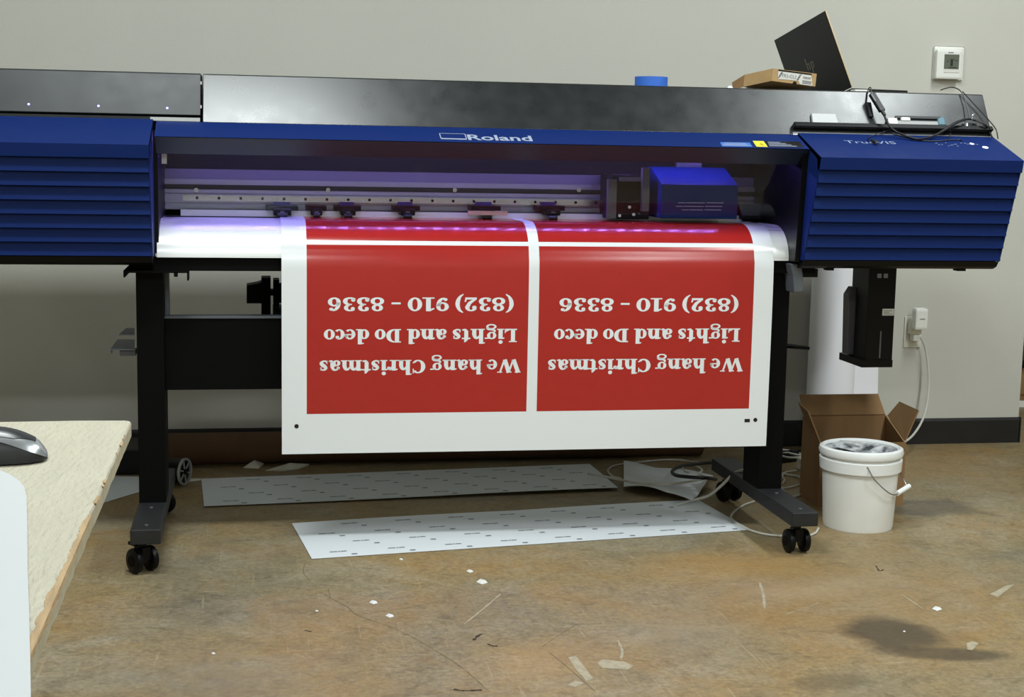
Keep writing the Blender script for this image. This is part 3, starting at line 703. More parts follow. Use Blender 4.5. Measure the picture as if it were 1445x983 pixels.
# --- serif lettering made of stems, bowls and serifs
ST, TH = .27, .10
def glyphs():
    G = {}
    def V(x, y0, y1, w=ST): return ('q', [(x, y0), (x+w, y0), (x+w, y1), (x, y1)])
    def Hh(x0, x1, y, h=TH): return ('q', [(x0, y), (x1, y), (x1, y+h), (x0, y+h)])
    def A(cx, cy, rx, ry, a0, a1, wt=.24, wn=.10): return ('a', cx, cy, rx, ry, a0, a1, wt, wn)
    def P(*p): return ('p', p)
    def D(x, y, r): return ('d', x, y, r)
    G['W'] = (1.62, [P((.17, 1, .28), (.50, .02, .28)), P((.52, .03, .12), (.80, .93, .12)), P((.80, 1, .28), (1.10, .02, .28)), P((1.12, .03, .12), (1.42, 1, .12)), Hh(0, .40, .92, .08), Hh(.62, .98, .92, .08), Hh(1.26, 1.60, .92, .08)])
    G['e'] = (.68, [A(.35, .38, .235, .325, 0, 318), Hh(.2, .66, .36, .09), ('q', [(.47, .40), (.70, .40), (.66, .56), (.56, .66)])])
    hs = [Hh(.0, .45, 0, .08), Hh(.49, .92, 0, .08)]
    arch = [P((.33, .52, .12), (.46, .67, .15), (.60, .64, .22), (.685, .45, ST)), V(.55, 0, .47)]
    G['h'] = (.94, [V(.10, 0, 1.12), ('q', [(-.02, 1.00), (.12, 1.02), (.12, 1.12), (-.02, 1.08)])]+hs+arch)
    flag = ('q', [(-.02, .64), (.12, .66), (.12, .78), (-.02, .73)])
    G['n'] = (.94, [V(.10, 0, .78), flag]+hs+arch)
    G['m'] = (1.40, [V(.10, 0, .78), flag]+hs+arch+[P((.79, .52, .12), (.92, .67, .15), (1.06, .64, .22), (1.145, .45, ST)), V(1.01, 0, .47), Hh(.95, 1.38, 0, .08)])
    G['r'] = (.66, [V(.10, 0, .78), flag, Hh(0, .50, 0, .08), P((.33, .50, .12), (.44, .66, .16), (.55, .68, .16)), D(.56, .61, .12)])
    G['i'] = (.48, [V(.10, 0, .76), flag, Hh(0, .47, 0, .08), D(.23, .99, .14)])
    G['a'] = (.80, [V(.42, .08, .50, .25), P((.14, .56, .16), (.28, .70, .12), (.46, .68, .17), (.545, .48, .25)), D(.155, .56, .11), A(.27, .21, .155, .165, 0, 360, .21, .09), P((.3, .40, .08), (.44, .44, .08)), P((.52, .14, .16), (.62, .05, .12), (.77, .08, .07))])
    G['g'] = (.80, [A(.34, .50, .20, .23, 0, 360, .21, .09), ('q', [(.46, .64), (.80, .66), (.80, .76), (.50, .74)]), P((.22, .28, .09), (.13, .15, .12), (.30, .05, .16), (.55, .02, .16), (.66, -.09, .15)), A(.37, -.16, .27, .15, 0, 360, .14, .09)])
    G['C'] = (.92, [A(.48, .5, .345, .45, 48, 312, .29, .10), V(.76, .66, 1.0, .07), P((.70, .16, .10), (.84, .24, .07)), ('q', [(.66, .80), (.80, .74), (.80, .9), (.7, .92)])])
    G['s'] = (.62, [P((.50, .56, .08), (.44, .68, .10), (.28, .70, .13), (.165, .58, .20), (.24, .45, .25), (.38, .34, .27), (.46, .20, .22), (.34, .07, .12), (.18, .07, .11), (.09, .19, .08)), V(.45, .50, .74, .07), V(.06, .03, .27, .07)])
    G['t'] = (.58, [V(.14, .14, .82, .26), ('q', [(.14, .80), (.40, .80), (.40, 1.0), (.30, .98)]), Hh(.0, .55, .66, .10), P((.27, .22, .26), (.34, .08, .17), (.54, .08, .08))])
    G['L'] = (.84, [V(.12, 0, 1), Hh(0, .52, .92, .08), Hh(0, .78, 0, .10), ('q', [(.72, 0), (.80, 0), (.80, .33), (.74, .33)]), P((.55, .07, .14), (.74, .2, .06))])
    G['d'] = (.88, [A(.32, .37, .205, .315, 0, 360, .24, .10), V(.46, 0, 1.12, .26), ('q', [(.34, 1.0), (.48, 1.02), (.48, 1.12), (.34, 1.08)]), Hh(.6, .84, 0, .08)])
    G['D'] = (.98, [V(.12, 0, 1), A(.40, .5, .40, .45, -90, 90, .29, .10), Hh(0, .44, 0, .09), Hh(0, .44, .91, .09)])
    G['o'] = (.72, [A(.35, .38, .225, .33, 0, 360, .245, .10)])
    G['c'] = (.62, [A(.35, .38, .225, .33, 55, 320, .245, .10), D(.46, .60, .12)])
    G['('] = (.46, [P((.44, 1.10, .06), (.26, .92, .15), (.16, .66, .22), (.14, .42, .24), (.18, .18, .22), (.28, -.06, .14), (.46, -.24, .06))])
    G[')'] = (.46, [P((.04, 1.10, .06), (.22, .92, .15), (.32, .66, .22), (.34, .42, .24), (.30, .18, .22), (.20, -.06, .14), (.02, -.24, .06))])
    G['8'] = (.80, [A(.40, .27, .255, .215, 0, 360, .23, .11), A(.40, .75, .205, .195, 0, 360, .20, .11)])
    G['3'] = (.76, [A(.32, .28, .26, .23, -150, 95, .25, .11), A(.32, .75, .215, .195, -85, 150, .22, .11), D(.15, .20, .115), D(.17, .80, .11), P((.22, .51, .09), (.36, .51, .09))])
    G['2'] = (.78, [A(.37, .72, .21, .23, -25, 165, .24, .10), D(.19, .72, .125), P((.555, .64, .23), (.46, .42, .20), (.28, .24, .16), (.13, .12, .12)), Hh(.06, .70, 0, .15), ('q', [(.60, .10), (.70, .10), (.74, .32), (.66, .32)])])
    G['9'] = (.78, [A(.37, .67, .23, .27, 0, 360, .23, .11), P((.60, .64, .24), (.57, .36, .22), (.45, .14, .16), (.26, .06, .11)), D(.21, .15, .11)])
    G['6'] = (.78, [A(.41, .33, .23, .27, 0, 360, .23, .11), P((.18, .36, .24), (.21, .64, .22), (.33, .86, .16), (.52, .94, .11)), D(.57, .85, .11)])
    G['1'] = (.70, [V(.24, 0, 1, .26), P((.05, .80, .09), (.30, .93, .14)), Hh(.04, .70, 0, .09)])
    G['0'] = (.82, [A(.41, .5, .27, .445, 0, 360, .25, .11)])
    G['-'] = (.56, [Hh(.03, .53, .36, .14)])
    return G
GL = glyphs()
def text_polys(txt):
    out = []; x = 0; wi = 0
    for ch in txt:
        if ch == ' ': x += .34; wi += 1; continue
        adv, st = GL[ch]
        for s in st:
            if s[0] == 'q': out.append((wi, [[(x+a, b) for a, b in s[1]]]))
            elif s[0] == 'd': out.append((wi, [[(x+s[1]+s[3]*math.cos(k*math.pi/8), s[2]+s[3]*math.sin(k*math.pi/8)) for k in range(16)]]))
            else:
                if s[0] == 'a':
                    _, cx, cy, rx_, ry_, a0, a1, wt, wn = s; pts = []
                    nseg = 28
                    for k in range(nseg+1):
                        a = R(a0+(a1-a0)*k/nseg); c2 = math.cos(a)**2; w = wn+(wt-wn)*c2
                        pts.append((cx+rx_*math.cos(a), cy+ry_*math.sin(a), w, (math.cos(a)/rx_, math.sin(a)/ry_)))
                else:
                    raw = [Vector(p) for p in s[1]]; cr = crom(raw, 6) if len(raw) > 2 else raw; pts = []
                    for k, p in enumerate(cr):
                        d = cr[min(k+1, len(cr)-1)]-cr[max(k-1, 0)]; pts.append((p.x, p.y, p.z, (-d.y, d.x)))
                qs = []
                for (px, py, w, nn_) in pts:
                    l = math.hypot(*nn_); nx_, ny_ = nn_[0]/l*w/2, nn_[1]/l*w/2
                    qs.append(((x+px-nx_, py-ny_), (x+px+nx_, py+ny_)))
                out.append((wi, [[qs[k][0], qs[k+1][0], qs[k+1][1], qs[k][1]] for k in range(len(qs)-1)]))
        x += adv
    return out, x
def sign_line(txt, pxL, pxR, pyBase, pyCap):
    """upside down line of print: reads from right to left; baseline is the UPPER image row"""
    polys, wid = text_polys(txt)
    xr, xl = xat(pxR, pyBase, HY-.004), xat(pxL, pyBase, HY-.004)
    zb, zc = zat((pxL+pxR)/2, pyBase, HY-.004), zat((pxL+pxR)/2, pyCap, HY-.004)
    def mp(p):
        X = xr-(p[0]/wid)*(xr-xl); z = zb+(zc-zb)*p[1]
        s = S[len(sp)]+(prof[len(sp)][1]-z); q = at_s(s)
        return Vector((X, spt(X, s).y-.0006, z))
    words = {}
    for wi, grp in polys:
        b = words.setdefault(wi, MB())
        for pl in grp: b.poly([mp(p) for p in pl])
    for b in words.values(): b.build('printed_word', 'vinyl_white', SH, fix=False)
for (t, l1, r1, b1, c1, l2, r2, b2, c2) in (
        ('We hang Christmas', 450, 735, 507.5, 526.5, 772.5, 1049, 506, 525),
        ('Lights and Do deco', 456.5, 729.5, 464, 483, 781.5, 1044.5, 463.5, 482.5),
        ('(832) 910 - 8336', 462, 725.5, 419.5, 439, 789, 1043, 420.5, 439.5)):
    sign_line(t, l1, r1, b1, c1); sign_line(t, l2, r2, b2, c2)
def regmark(px, py, r_, rect=False):
    c = py_(px, py, HY-.004); c.y = spt(c.x, S[len(sp)]+(prof[len(sp)][1]-c.z)).y; b = MB()
    if rect: b.box((c.x-.008, c.y-.0004, c.z-.005), (c.x+.008, c.y+.001, c.z+.005))
    else: b.cyl(c-Vector((0, .0004, 0)), c+Vector((0, .001, 0)), r_, n=20)
    b.build('registration_mark', 'print_black', SH)
regmark(418.5, 601.5, .006); regmark(1066.5, 592.5, .006); regmark(1055, 593.5, 0, True)

# ================================================================== THINGS ON THE PRINTER
ZT = zt_mid+.002
# laptop, lid towards the camera, propped askew
A3, B3, C3 = py_(1164, 15, 4.28), py_(1092, 57, 4.58), py_(1202, 123, 4.24)
wv = B3-A3; hv = (C3-A3); hv = hv-wv*(hv.dot(wv)/wv.length_squared)
LT = thing('laptop', (C3.x, 4.4, ZT), 'black laptop with gold edge standing open on top of the printer', 'laptop')
nl = wv.cross(hv).normalized()
if nl.y > 0: nl = -nl      # towards camera
hv2 = hv*(1.0)
lid = MB().obox(A3, wv, hv2, -nl*.004).build('lid', 'laptop_black', LT, bev=.002)
MB().obox(A3-wv.normalized()*.0012-nl*.0005, wv.normalized()*.0012, hv2, -nl*.004).build('lid_edge', 'laptop_gold', lid)
MB().obox(A3-nl*.0042+wv*.04+hv*.05, wv*.92, hv*.85, -nl*.0006).build('screen', 'black_plastic', lid)
wn, hn = wv.normalized(), hv.normalized()
foot = A3+hv2
kd = (-nl+Vector((0, 0, 0))).normalized()
kd = (kd*.75+hn*(-.05)+Vector((.2, .5, 0))*.3); kd = kd-wn*kd.dot(wn); kd.z = 0; kd.normalize()
MB().obox(foot-Vector((0, 0, .002)), wv, kd*.21, Vector((0, 0, -.012))).build('keyboard_base', 'laptop_black', LT, bev=.002)
lgm = MB()
lc_ = pp_(1143.5, 92, A3, nl)
def lstroke(a, b, w=.0045):      # a, b in lid units (right, up) metres as seen
    rr, uu = -wn, -hn
    pa, pb = lc_+rr*a[0]+uu*a[1]+nl*.0006, lc_+rr*b[0]+uu*b[1]+nl*.0006
    d = (pb-pa).normalized(); s_ = nl.cross(d)*w/2; lgm.poly([pa-s_, pb-s_, pb+s_, pa+s_])
lstroke((-.017, .026), (-.017, -.012)); lstroke((-.006, .008), (-.006, -.012)); lstroke((.006, .008), (.006, -.026)); lstroke((.018, .008), (.018, -.008), .004)
lstroke((-.017, .007), (-.006, .007), .003); lstroke((.006, .007), (.018, .007), .003); lstroke((.006, -.010), (.018, -.010), .003)
lgm.build('lid_emblem', 'laptop_logo', lid)
# small cardboard carton
BX = thing('cardboard_carton', (1.32, 4.25, ZT), 'small kraft carton with black and white striped label lying beside the laptop', 'carton')
f_ = [py_(*p, Y_) for p, Y_ in (((1089, 114), 4.15), ((1150.5, 122.0), 4.17), ((1152.5, 104), 4.17), ((1091, 96.5), 4.15))]
dv = py_(1060, 112, 4.30)-py_(1090, 100, 4.20); dv = Vector((-.060, .075, -.016))
bx = MB().hexa([f_[0], f_[1], f_[1]+dv, f_[0]+dv, f_[3], f_[2], f_[2]+dv, f_[3]+dv]).build('carton_body', 'cardboard_light', BX)
fx, fy = (f_[1]-f_[0]), (f_[3]-f_[0]); fn = fx.cross(fy).normalized()
def onbox(u, v, l=.0006): return f_[0]+fx*u+fy*v+fn*l
MB().poly([onbox(.13, .22), onbox(.60, .28), onbox(.64, .02), onbox(.93, .02), onbox(.90, .55), onbox(.86, .90), onbox(.12, .88)]).build('carton_label', 'label_white', bx)
g = MB().poly([onbox(.12, .86, .001), onbox(.88, .86, .001), onbox(.88, .98, .001), onbox(.12, .98, .001)])
for k in range(6):
    for u0 in (.125, .55): g.poly([onbox(u0+.012*k*.9, .30+.085*k, .001), onbox(u0+.012*k*.9+.05, .36+.085*k, .001), onbox(u0+.012*k*.9+.05, .40+.085*k, .001), onbox(u0+.012*k*.9, .34+.085*k, .001)])
for k in range(9): g.poly([onbox(.70+k*.02, .50, .001), onbox(.708+k*.02, .50, .001), onbox(.708+k*.02, .68, .001), onbox(.70+k*.02, .68, .001)])
for k in range(3): g.poly([onbox(.69, .12+k*.10, .001), onbox(.90, .12+k*.10, .001), onbox(.90, .16+k*.10, .001), onbox(.69, .16+k*.10, .001)])
g.build('label_print', 'print_black', bx)
sans('TR2-CL2', onbox(.20, .42), fx, fy, fy.length*.26, fx.length*.34, .0012).build('label_lettering', 'print_grey', bx)
MB().cyl(onbox(.52, .02, -.001), onbox(.52, .02, .0012), .0065, n=16).build('thumb_hole', 'print_black', bx)
fl_ = MB().hexa([f_[3]+dv*1.0, f_[0]+dv*1.0, f_[0]+dv*1.12+Vector((-.02, 0, -.008)), f_[3]+dv*1.1+Vector((-.03, 0, -.022)), f_[3]+dv+Vector((.003, 0, .001)), f_[0]+dv+Vector((.003, 0, .001)), f_[0]+dv*1.12+Vector((-.017, 0, -.007)), f_[3]+dv*1.1+Vector((-.027, 0, -.021))]).build('carton_flap', 'cardboard', bx)
# folded white leaflet behind the carton, white dongle by the laptop
a, b = py_(1054, 119, 4.24), py_(1078, 103.5, 4.24)
tag(MB().hexa([(a.x, 4.236, ZT), (b.x, 4.236, ZT), (b.x, 4.25, ZT), (a.x, 4.25, ZT), (a.x+.010, 4.240, b.z), (b.x, 4.240, b.z), (b.x, 4.25, b.z), (a.x+.010, 4.25, b.z)]).build('paper_pad', 'ivory_plastic', bev=.001), 'pale grey paper pad half hidden behind the small kraft carton', 'paper pad')
a = py_(1213, 122, 4.16)
tag(MB().box((a.x-.022, 4.14, ZT), (a.x+.022, 4.175, ZT+.006), bev=.002).build('white_dongle', 'white_plastic'), 'flat white plastic piece lying at the foot of the laptop lid', 'plastic piece')
a = py_(1029, 120, 4.15)
tag(MB().hexa([(a.x-.01, 4.14, ZT), (a.x+.01, 4.14, ZT), (a.x+.01, 4.16, ZT), (a.x-.01, 4.16, ZT), (a.x-.002, 4.145, ZT+.007), (a.x+.004, 4.145, ZT+.007), (a.x+.004, 4.155, ZT+.007), (a.x-.002, 4.155, ZT+.007)]).build('foil_scrap', 'silver_strip'), 'tiny shiny foil scrap left of the small kraft carton', 'scrap')
# blue masking tape roll lying flat, overhanging
a, b = py_(897, 112, 4.17), py_(943, 112, 4.17); rr = (b.x-a.x)/2*.98
tp = MB(); tcn = Vector(((a.x+b.x)/2, 4.178, ZT+.0005))
tp.lathe([(rr*.78, 0), (rr, 0), (rr, .027), (rr*.78, .027), (rr*.78, 0)], tcn, n=40)
TP = tp.build('masking_tape_roll', 'tape_blue'); tag(TP, 'roll of blue masking tape lying flat on the black printer cover', 'tape roll')
TPc = MB().lathe([(rr*.74, .0005), (rr*.779, .0005), (rr*.779, .0265), (rr*.74, .0265), (rr*.74, .0005)], tcn, n=40).build('tape_core', 'cardboard', TP)
# things on the tool ledge
YL = LY
a, b = py_(1146, 168, YL), py_(1183, 152.5, YL)
tag(MB().hexa([(a.x, YL-.012, LZ), (b.x, YL-.012, LZ), (b.x, YL+.002, LZ), (a.x, YL+.002, LZ), (a.x+.002, YL+.010, LZ+.033), (b.x-.003, YL+.010, LZ+.033), (b.x-.003, YL+.024, LZ+.033), (a.x+.002, YL+.024, LZ+.033)]).build('white_note_block', 'paper_white', bev=.001), 'square white note block standing on the black tool ledge', 'note block')
# utility knife
a, b = py_(1252, 170, YL), py_(1334, 170, YL)
KN = thing('utility_knife', ((a.x+b.x)/2, YL, LZ), 'teal and white snap-off utility knife lying along the tool ledge', 'knife')
cs_, sn_ = cdir, CN
def kbox(u0, u1, v0, v1, d0, d1, nm, m_, bev=.001):
    L = b.x-a.x; o_ = Vector((a.x, YL, LZ+.001))+CN*.002
    k = MB().obox(o_+Vector((L*u0, 0, 0))+cs_*v0+CN*d0, Vector((L*(u1-u0), 0, 0)), cs_*(v1-v0), CN*(d1-d0)); return k.build(nm, m_, KN, bev=bev)
kbox(.15, .92, .021, .030, 0, .010, 'grip', 'foot_black'); kbox(.17, .86, .013, .021, 0, .006, 'slider_track', 'black_plastic')
kbox(.15, .86, .001, .013, 0, .010, 'grip', 'rim_pale'); kbox(0, .17, .001, .022, 0, .011, 'knife_cap', 'white_plastic', .003)
kbox(.23, .39, .012, .024, 0, .013, 'slider', 'white_plastic', .003); kbox(.86, 1.0, .001, .029, 0, .010, 'knife_end', 'knife_teal', .004)
# binder clips
def bclip(px, py, lab, sc_=1.0):
    c = py_(px, py, YL+.004)
    t = thing('binder_clip', (c.x, c.y, LZ), lab, 'binder clip')
    MB().prism([(c.y-.012, LZ), (c.y+.012, LZ), (c.y+.002, LZ+.016*sc_), (c.y-.002, LZ+.016*sc_)], c.x-.013*sc_, c.x+.013*sc_).build('clip_body', 'black_plastic', t)
    k = MB().tube([(c.x-.009, c.y-.010, LZ+.004), (c.x-.007, c.y-.014, LZ+.02*sc_), (c.x-.006, c.y-.012, LZ+.036*sc_), (c.x, c.y-.010, LZ+.042*sc_), (c.x+.006, c.y-.012, LZ+.036*sc_), (c.x+.007, c.y-.014, LZ+.02*sc_), (c.x+.009, c.y-.010, LZ+.004)], .0012, n=6)
    k.build('wire_handle', 'rail_steel', t)
bclip(1371.5, 170, 'black binder clip with upright steel wire handle on the ledge'); 
c = py_(1363, 166, YL); 
tag(MB().lathe([(.0, 0), (.010, .001), (.0135, .006), (.011, .013), (0, .016)], (c.x, YL-.002, LZ+.001), n=18).build('steel_knob', 'rail_steel'), 'small shiny steel knob beside the black binder clip', 'knob')
# ---- black usb cable with its plugs
CB = thing('usb_cable', (1.9, 4.08, LZ), 'thin black usb cable with box connector draped over ledge and cover', 'cable')
def pc(px, py, lift): return on_cov(px, py, lift)
a = pc(1229, 134, .020); b = pc(1246, 162, .030)
d = (b-a).normalized(); sd = d.cross(CN).normalized()
MB().obox(a-sd*.009, d*((b-a).length*.88), sd*.018, CN*.012).build('adapter_housing', 'black_plastic', CB, bev=.002)
MB().obox(a+d*.004+sd*.003+CN*.012, d*.026, sd*.005, CN*.0006).build('adapter_sheen', 'lever_grey', CB)  # grey strip paints the pale reflection along the adapter's side
MB().cyl(b-d*.012+CN*.006, b+d*.006+CN*.006, .006, .0045, n=10).build('plug_collar', 'cable_black', CB)
lead = [b+CN*.006, pc(1252, 173, .034), pc(1262, 184, .04), on_top(1277, 191, .012), on_top(1292, 195.5, .008), on_top(1305, 195, .008), on_top(1319, 191, .012), pc(1336, 182, .036), pc(1352, 172.5, .03), pc(1366, 168, .022), pc(1376, 170, .016)]
MB().tube(lead, .0030, n=8).build('lead', 'cable_black', CB)
MB().tube([pc(1360, 168, .022), pc(1345, 174, .03), pc(1325, 187, .02), on_top(1308, 195, .005), on_top(1290, 196, .004), on_top(1262, 189, .010), pc(1255, 184, .03)], .0022, n=8).build('lead', 'cable_black', CB)
MB().tube([on_top(1254, 184, .012), on_top(1240, 188, .008), on_top(1228, 192.5, .004), on_top(1225, 197, .004), on_top(1232, 200, .006)], .0013, n=6).build('thin_lead', 'cable_black', CB)
MB().tube([on_top(1270, 191, .003), on_top(1300, 198, .003), on_top(1325, 199, .003), on_top(1340, 197.5, .003), on_top(1354, 197.2, .003), on_top(1357, 199, .003)], .0016, n=6).build('thin_lead', 'cable_black', CB)
MB().tube([on_top(1338, 197, .004), on_top(1341, 190, .008), pc(1341.5, 182, .026)], .0013, n=6).build('thin_lead', 'cable_black', CB)
MB().tube([pc(1229.5, 136, .026), pc(1229, 124, .016), pc(1225, 127, .006), pc(1222.5, 146, .004)], .0016, n=6).build('thin_lead', 'cable_black', CB)
a = pc(1225, 146, .002); MB().obox(a-Vector((.006, 0, 0)), Vector((.012, 0, 0)), -cdir*.048, CN*.008).build('plug', 'cable_black', CB, bev=.001)
a, b = on_top(1231, 199, .004), on_top(1239, 203.5, .004); d = (b-a).normalized(); sd = d.cross(TN)
MB().obox(a-sd*.006, d*.018, sd*.012, TN*.006).build('plug', 'cable_black', CB, bev=.001)
MB().obox(a+d*.018-sd*.0045+TN*.001, d*.008, sd*.009, TN*.004).build('plug_tip', 'rail_steel', CB)
loop = [pc(1369, 168, .02), pc(1363, 145, .012), pc(1356, 129, .008), py_(1345, 123.2, 4.14), py_(1335, 124.5, 4.15), py_(1327, 127.2, 4.16)]
MB().tube(loop, .0016, n=6).build('thin_lead', 'cable_black', CB)
MB().tube([pc(1358, 129, .010), pc(1370, 142, .010), pc(1382, 155, .010), py_(1394, 168, 4.05), py_(1405, 182, 4.0), py_(1408.5, 196, 3.99)], .0016, n=6).build('thin_lead', 'cable_black', CB)
MB().tube([pc(1376, 169, .016), pc(1390, 176, .026), py_(1396, 186, 4.04), py_(1400, 194, 4.03)], .003, n=8).build('lead', 'cable_black', CB)

# ================================================================== WALL THINGS
def rbox(b, a, c, bev): return b.box(a, c, bev=bev)
TS = thing('thermostat', (2.57, YW, 1.45), 'white digital thermostat with grey screen mounted on the wall', 'thermostat')
t0, t1 = py_(1314, 114, YW), py_(1360, 66, YW)
MB().box((t0.x, YW-.012, t0.z+.004), (t1.x, YW, t1.z), bev=.010).build('wall_plate', 'white_plastic', TS)
s0, s1 = py_(1325, 111.5, YW-.03), py_(1357.5, 70.5, YW-.03)
MB().box((s0.x-.014, YW-.034, s0.z+.001), (s1.x, YW-.010, s1.z), bev=.008).build('thermostat_body', 'white_plastic', TS)
d0, d1 = py_(1332, 97, YW-.035), py_(1354, 77, YW-.035)
MB().box((d0.x, YW-.0352, d0.z), (d1.x, YW-.033, d1.z)).build('screen', 'screen_grey', TS)
g = MB(); 
for (a, b, c, d) in ((1341, 85, 1345, 93), (1341, 83.5, 1346.5, 84.5), (1336, 86, 1339, 87), (1348, 85, 1351, 86), (1339, 95, 1350, 95.8)):
    p, q = py_(a, d, YW-.0356), py_(c, b, YW-.0356); g.box((p.x, YW-.0357, p.z), (q.x, YW-.0352, q.z))
g.build('screen_digits', 'screen_dark', TS)
p, q = py_(1332, 102, YW-.0356), py_(1354, 98.5, YW-.0356); MB().box((p.x, YW-.0357, p.z), (q.x, YW-.034, q.z)).build('button_bar', 'label_white', TS)
p, q = py_(1338.5, 74.8, YW-.0356), py_(1346, 73.6, YW-.0356); MB().box((p.x, YW-.0346, p.z), (q.x, YW-.034, q.z)).build('maker_mark', 'print_grey', TS)
o0, o1 = py_(1274, 490, YW), py_(1300.5, 446, YW)
OP = thing('wall_outlet', (o0.x, YW, o0.z), 'ivory wall outlet plate low on the grey wall', 'outlet')
MB().box((o0.x, YW-.006, o0.z), (o1.x, YW, o1.z), bev=.003).build('outlet_plate', 'ivory_plastic', OP)
cxo = (o0.x+o1.x)/2+.004
for zz in ((o0.z+o1.z)/2+.022, (o0.z+o1.z)/2-.022):
    MB().box((cxo-.017, YW-.008, zz-.014), (cxo+.017, YW-.005, zz+.014), bev=.003).build('socket', 'white_plastic', OP)
# plug-in adapter
AD = thing('plug_adapter', (cxo, YW-.03, o0.z), 'white round-edged plug-in adapter in the wall outlet', 'adapter')
a, b = py_(1291.5, 466, YW-.075), py_(1311, 435, YW-.075)
MB().box((a.x, YW-.075, a.z), (b.x, YW-.035, b.z), bev=.010).build('adapter_body', 'white_plastic', AD)
a2, b2 = py_(1285, 472, YW-.04), py_(1301, 452, YW-.04)
MB().box((a2.x, YW-.045, a2.z), (b2.x, YW-.008, b2.z), bev=.006).build('adapter_base', 'ivory_plastic', AD)
c = py_(1302, 450, YW-.0755); MB().box((c.x-.010, YW-.0762, c.z-.0015), (c.x+.010, YW-.074, c.z+.0015)).build('adapter_slot', 'print_grey', AD)
# white power cord from outlet to floor behind the bucket
PCd = thing('power_cable', (2.5, YW-.05, 0), 'white power cord hanging from the outlet down to the floor', 'cable')
e = py_(1291, 476, YW-.03); MB().box((e.x-.012, YW-.045, e.z-.012), (e.x+.014, YW-.0082, e.z+.012), bev=.004).build('cord_plug', 'white_plastic', PCd)
pts = [Vector((e.x+.01, YW-.035, e.z))]+[py_(x, y, YW-dy) for x, y, dy in ((1301, 479, .04), (1306, 492, .04), (1309.5, 515, .05), (1310.5, 545, .07), (1307, 575, .10), (1299, 598, .16), (1284, 618, .24), (1264, 628, .32), (1240, 634, .40))]
pts.append(Vector((pts[-1].x-.05, YW-.55, .006)))
MB().tube(pts, .0042, n=8).build('cord', 'cable_white', PCd)

# ================================================================== ROLL, BOARD, BUCKET, BOX
# white roll standing against the wall
ra, rb2 = pz_(1143, 640, 0), None
cr = .085
xl = py_(1149, 560, 4.98).x
RT = thing('vinyl_roll', (xl+cr, 5.02, 0), 'tall white roll of vinyl standing upright against the wall', 'roll')
base_c = Vector((xl+cr-.01, 5.02, 0)); top_c = Vector((py_(1162, 385, 4.98).x+cr+.02, 5.12, .95))
MB().cyl(base_c, top_c, cr, n=40).build('vinyl_layers', 'roll_white', RT)
MB().cyl(top_c+Vector((0, 0, -.001)), top_c+Vector((0, 0, .004)), .038, n=24).build('roll_core', 'cardboard', RT)
a, b = py_(1160, 640, 5.19), py_(1231.5, 640, 5.19)
tag(MB().hexa([(xl+.10, 5.16, .0), (b.x, 5.16, .0), (b.x, 5.164, .0), (xl+.10, 5.164, .0), (xl+.10, 5.245, .93), (b.x+.012, 5.245, .93), (b.x+.012, 5.249, .93), (xl+.10, 5.249, .93)]).build('white_board', 'roll_white'), 'flat white panel leaning on the wall behind the standing roll', 'panel')
# cardboard box with open flaps
BXC = thing('cardboard_box', (1.92, 4.42, 0), 'open brown cardboard box with raised flaps behind the white bucket', 'box')
by0, by1 = 4.31, 4.47
bx0, bx1 = py_(1155, 690, by0).x, py_(1250, 592, by1).x
zb1 = zat(1200, 586, by1); zf1 = zat(1155, 626, by0)
th = .005; g = MB()
g.box((bx0, by0, 0), (bx1, by0+th, zf1)); g.box((bx0, by1-th, 0), (bx1, by1, zb1)); g.box((bx0+th, by0+th, 0), (bx1-th, by1-th, th))
for xx in (bx0, bx1-th): g.prism([(by0+th, 0), (by1-th, 0), (by1-th, zb1), (by0+th, zf1)], xx, xx+th)
g.build('box_body', 'cardboard', BXC)
def flap(c0, c1, d0, d1):
    c0, c1, d0, d1 = map(Vector, (c0, c1, d0, d1)); n_ = (c1-c0).cross(d0-c0).normalized()*.0045
    return MB().hexa([c0, c1, d1, d0, c0+n_, c1+n_, d1+n_, d0+n_]).build('box_flap', 'cardboard', BXC)
flap((bx0+.006, by1, zb1), (bx1-.004, by1, zb1), (bx0+.008, by1+.06, zb1+.058), (bx1-.006, by1+.06, zb1+.058))
flap((bx0, by0+.01, zf1+.004), (bx0, by1-.01, zb1), (bx0-.036, by0+.03, zf1+.098), (bx0-.030, by1-.03, zb1+.05))
flap((bx1, by0+.01, zf1+.004), (bx1, by1-.01, zb1), (bx1+.044, by0+.02, zf1+.10), (bx1+.030, by1-.03, zb1+.05))
# bucket
bc = (pz_(1154, 735)+pz_(1262, 735))/2
bc = Vector((1.792, 4.085, 0)); zr = .238
rbm, rtp = .1015, .116
BK = thing('plastic_bucket', bc, 'white plastic bucket with wire handle and smeared liner on the floor', 'bucket')
g = MB().lathe([(0, .004), (rbm-.006, .004), (rbm, .0), (rbm+.002, .01), (rtp-.004, zr-.06), (rtp-.004, zr-.001), (rtp-.008, zr-.001), (rbm-.004, .01), (0, .008)], bc, n=56)
g.build('bucket_body', 'bucket_plastic', BK)
g = MB().lathe([(rtp-.004, zr-.062), (rtp+.004, zr-.062), (rtp+.006, zr-.030), (rtp-.003, zr-.026), (rtp-.004, zr-.062)], bc, n=56); g.build('bucket_band', 'bucket_lip', BK)
g = MB().lathe([(rtp-.009, zr-.014), (rtp+.006, zr-.018), (rtp+.009, zr-.008), (rtp+.006, zr+.002), (rtp-.002, zr+.006), (rtp-.010, zr+.0), (rtp-.009, zr-.014)], bc, n=56); g.build('bucket_rim', 'bucket_lip', BK)
def bag(u, v):
    a = u*2*math.pi; r_ = (1-v)*(rtp-.010)
    return bc+Vector((r_*math.cos(a), r_*math.sin(a), zr-.004-.03*v+.016*math.sin(3*a+1)*v*(1-v)*3+.020*math.sin(7*a)*v*(1-v)))
MB().grid(bag, 48, 8).build('liner', 'bag_smeared', BK)
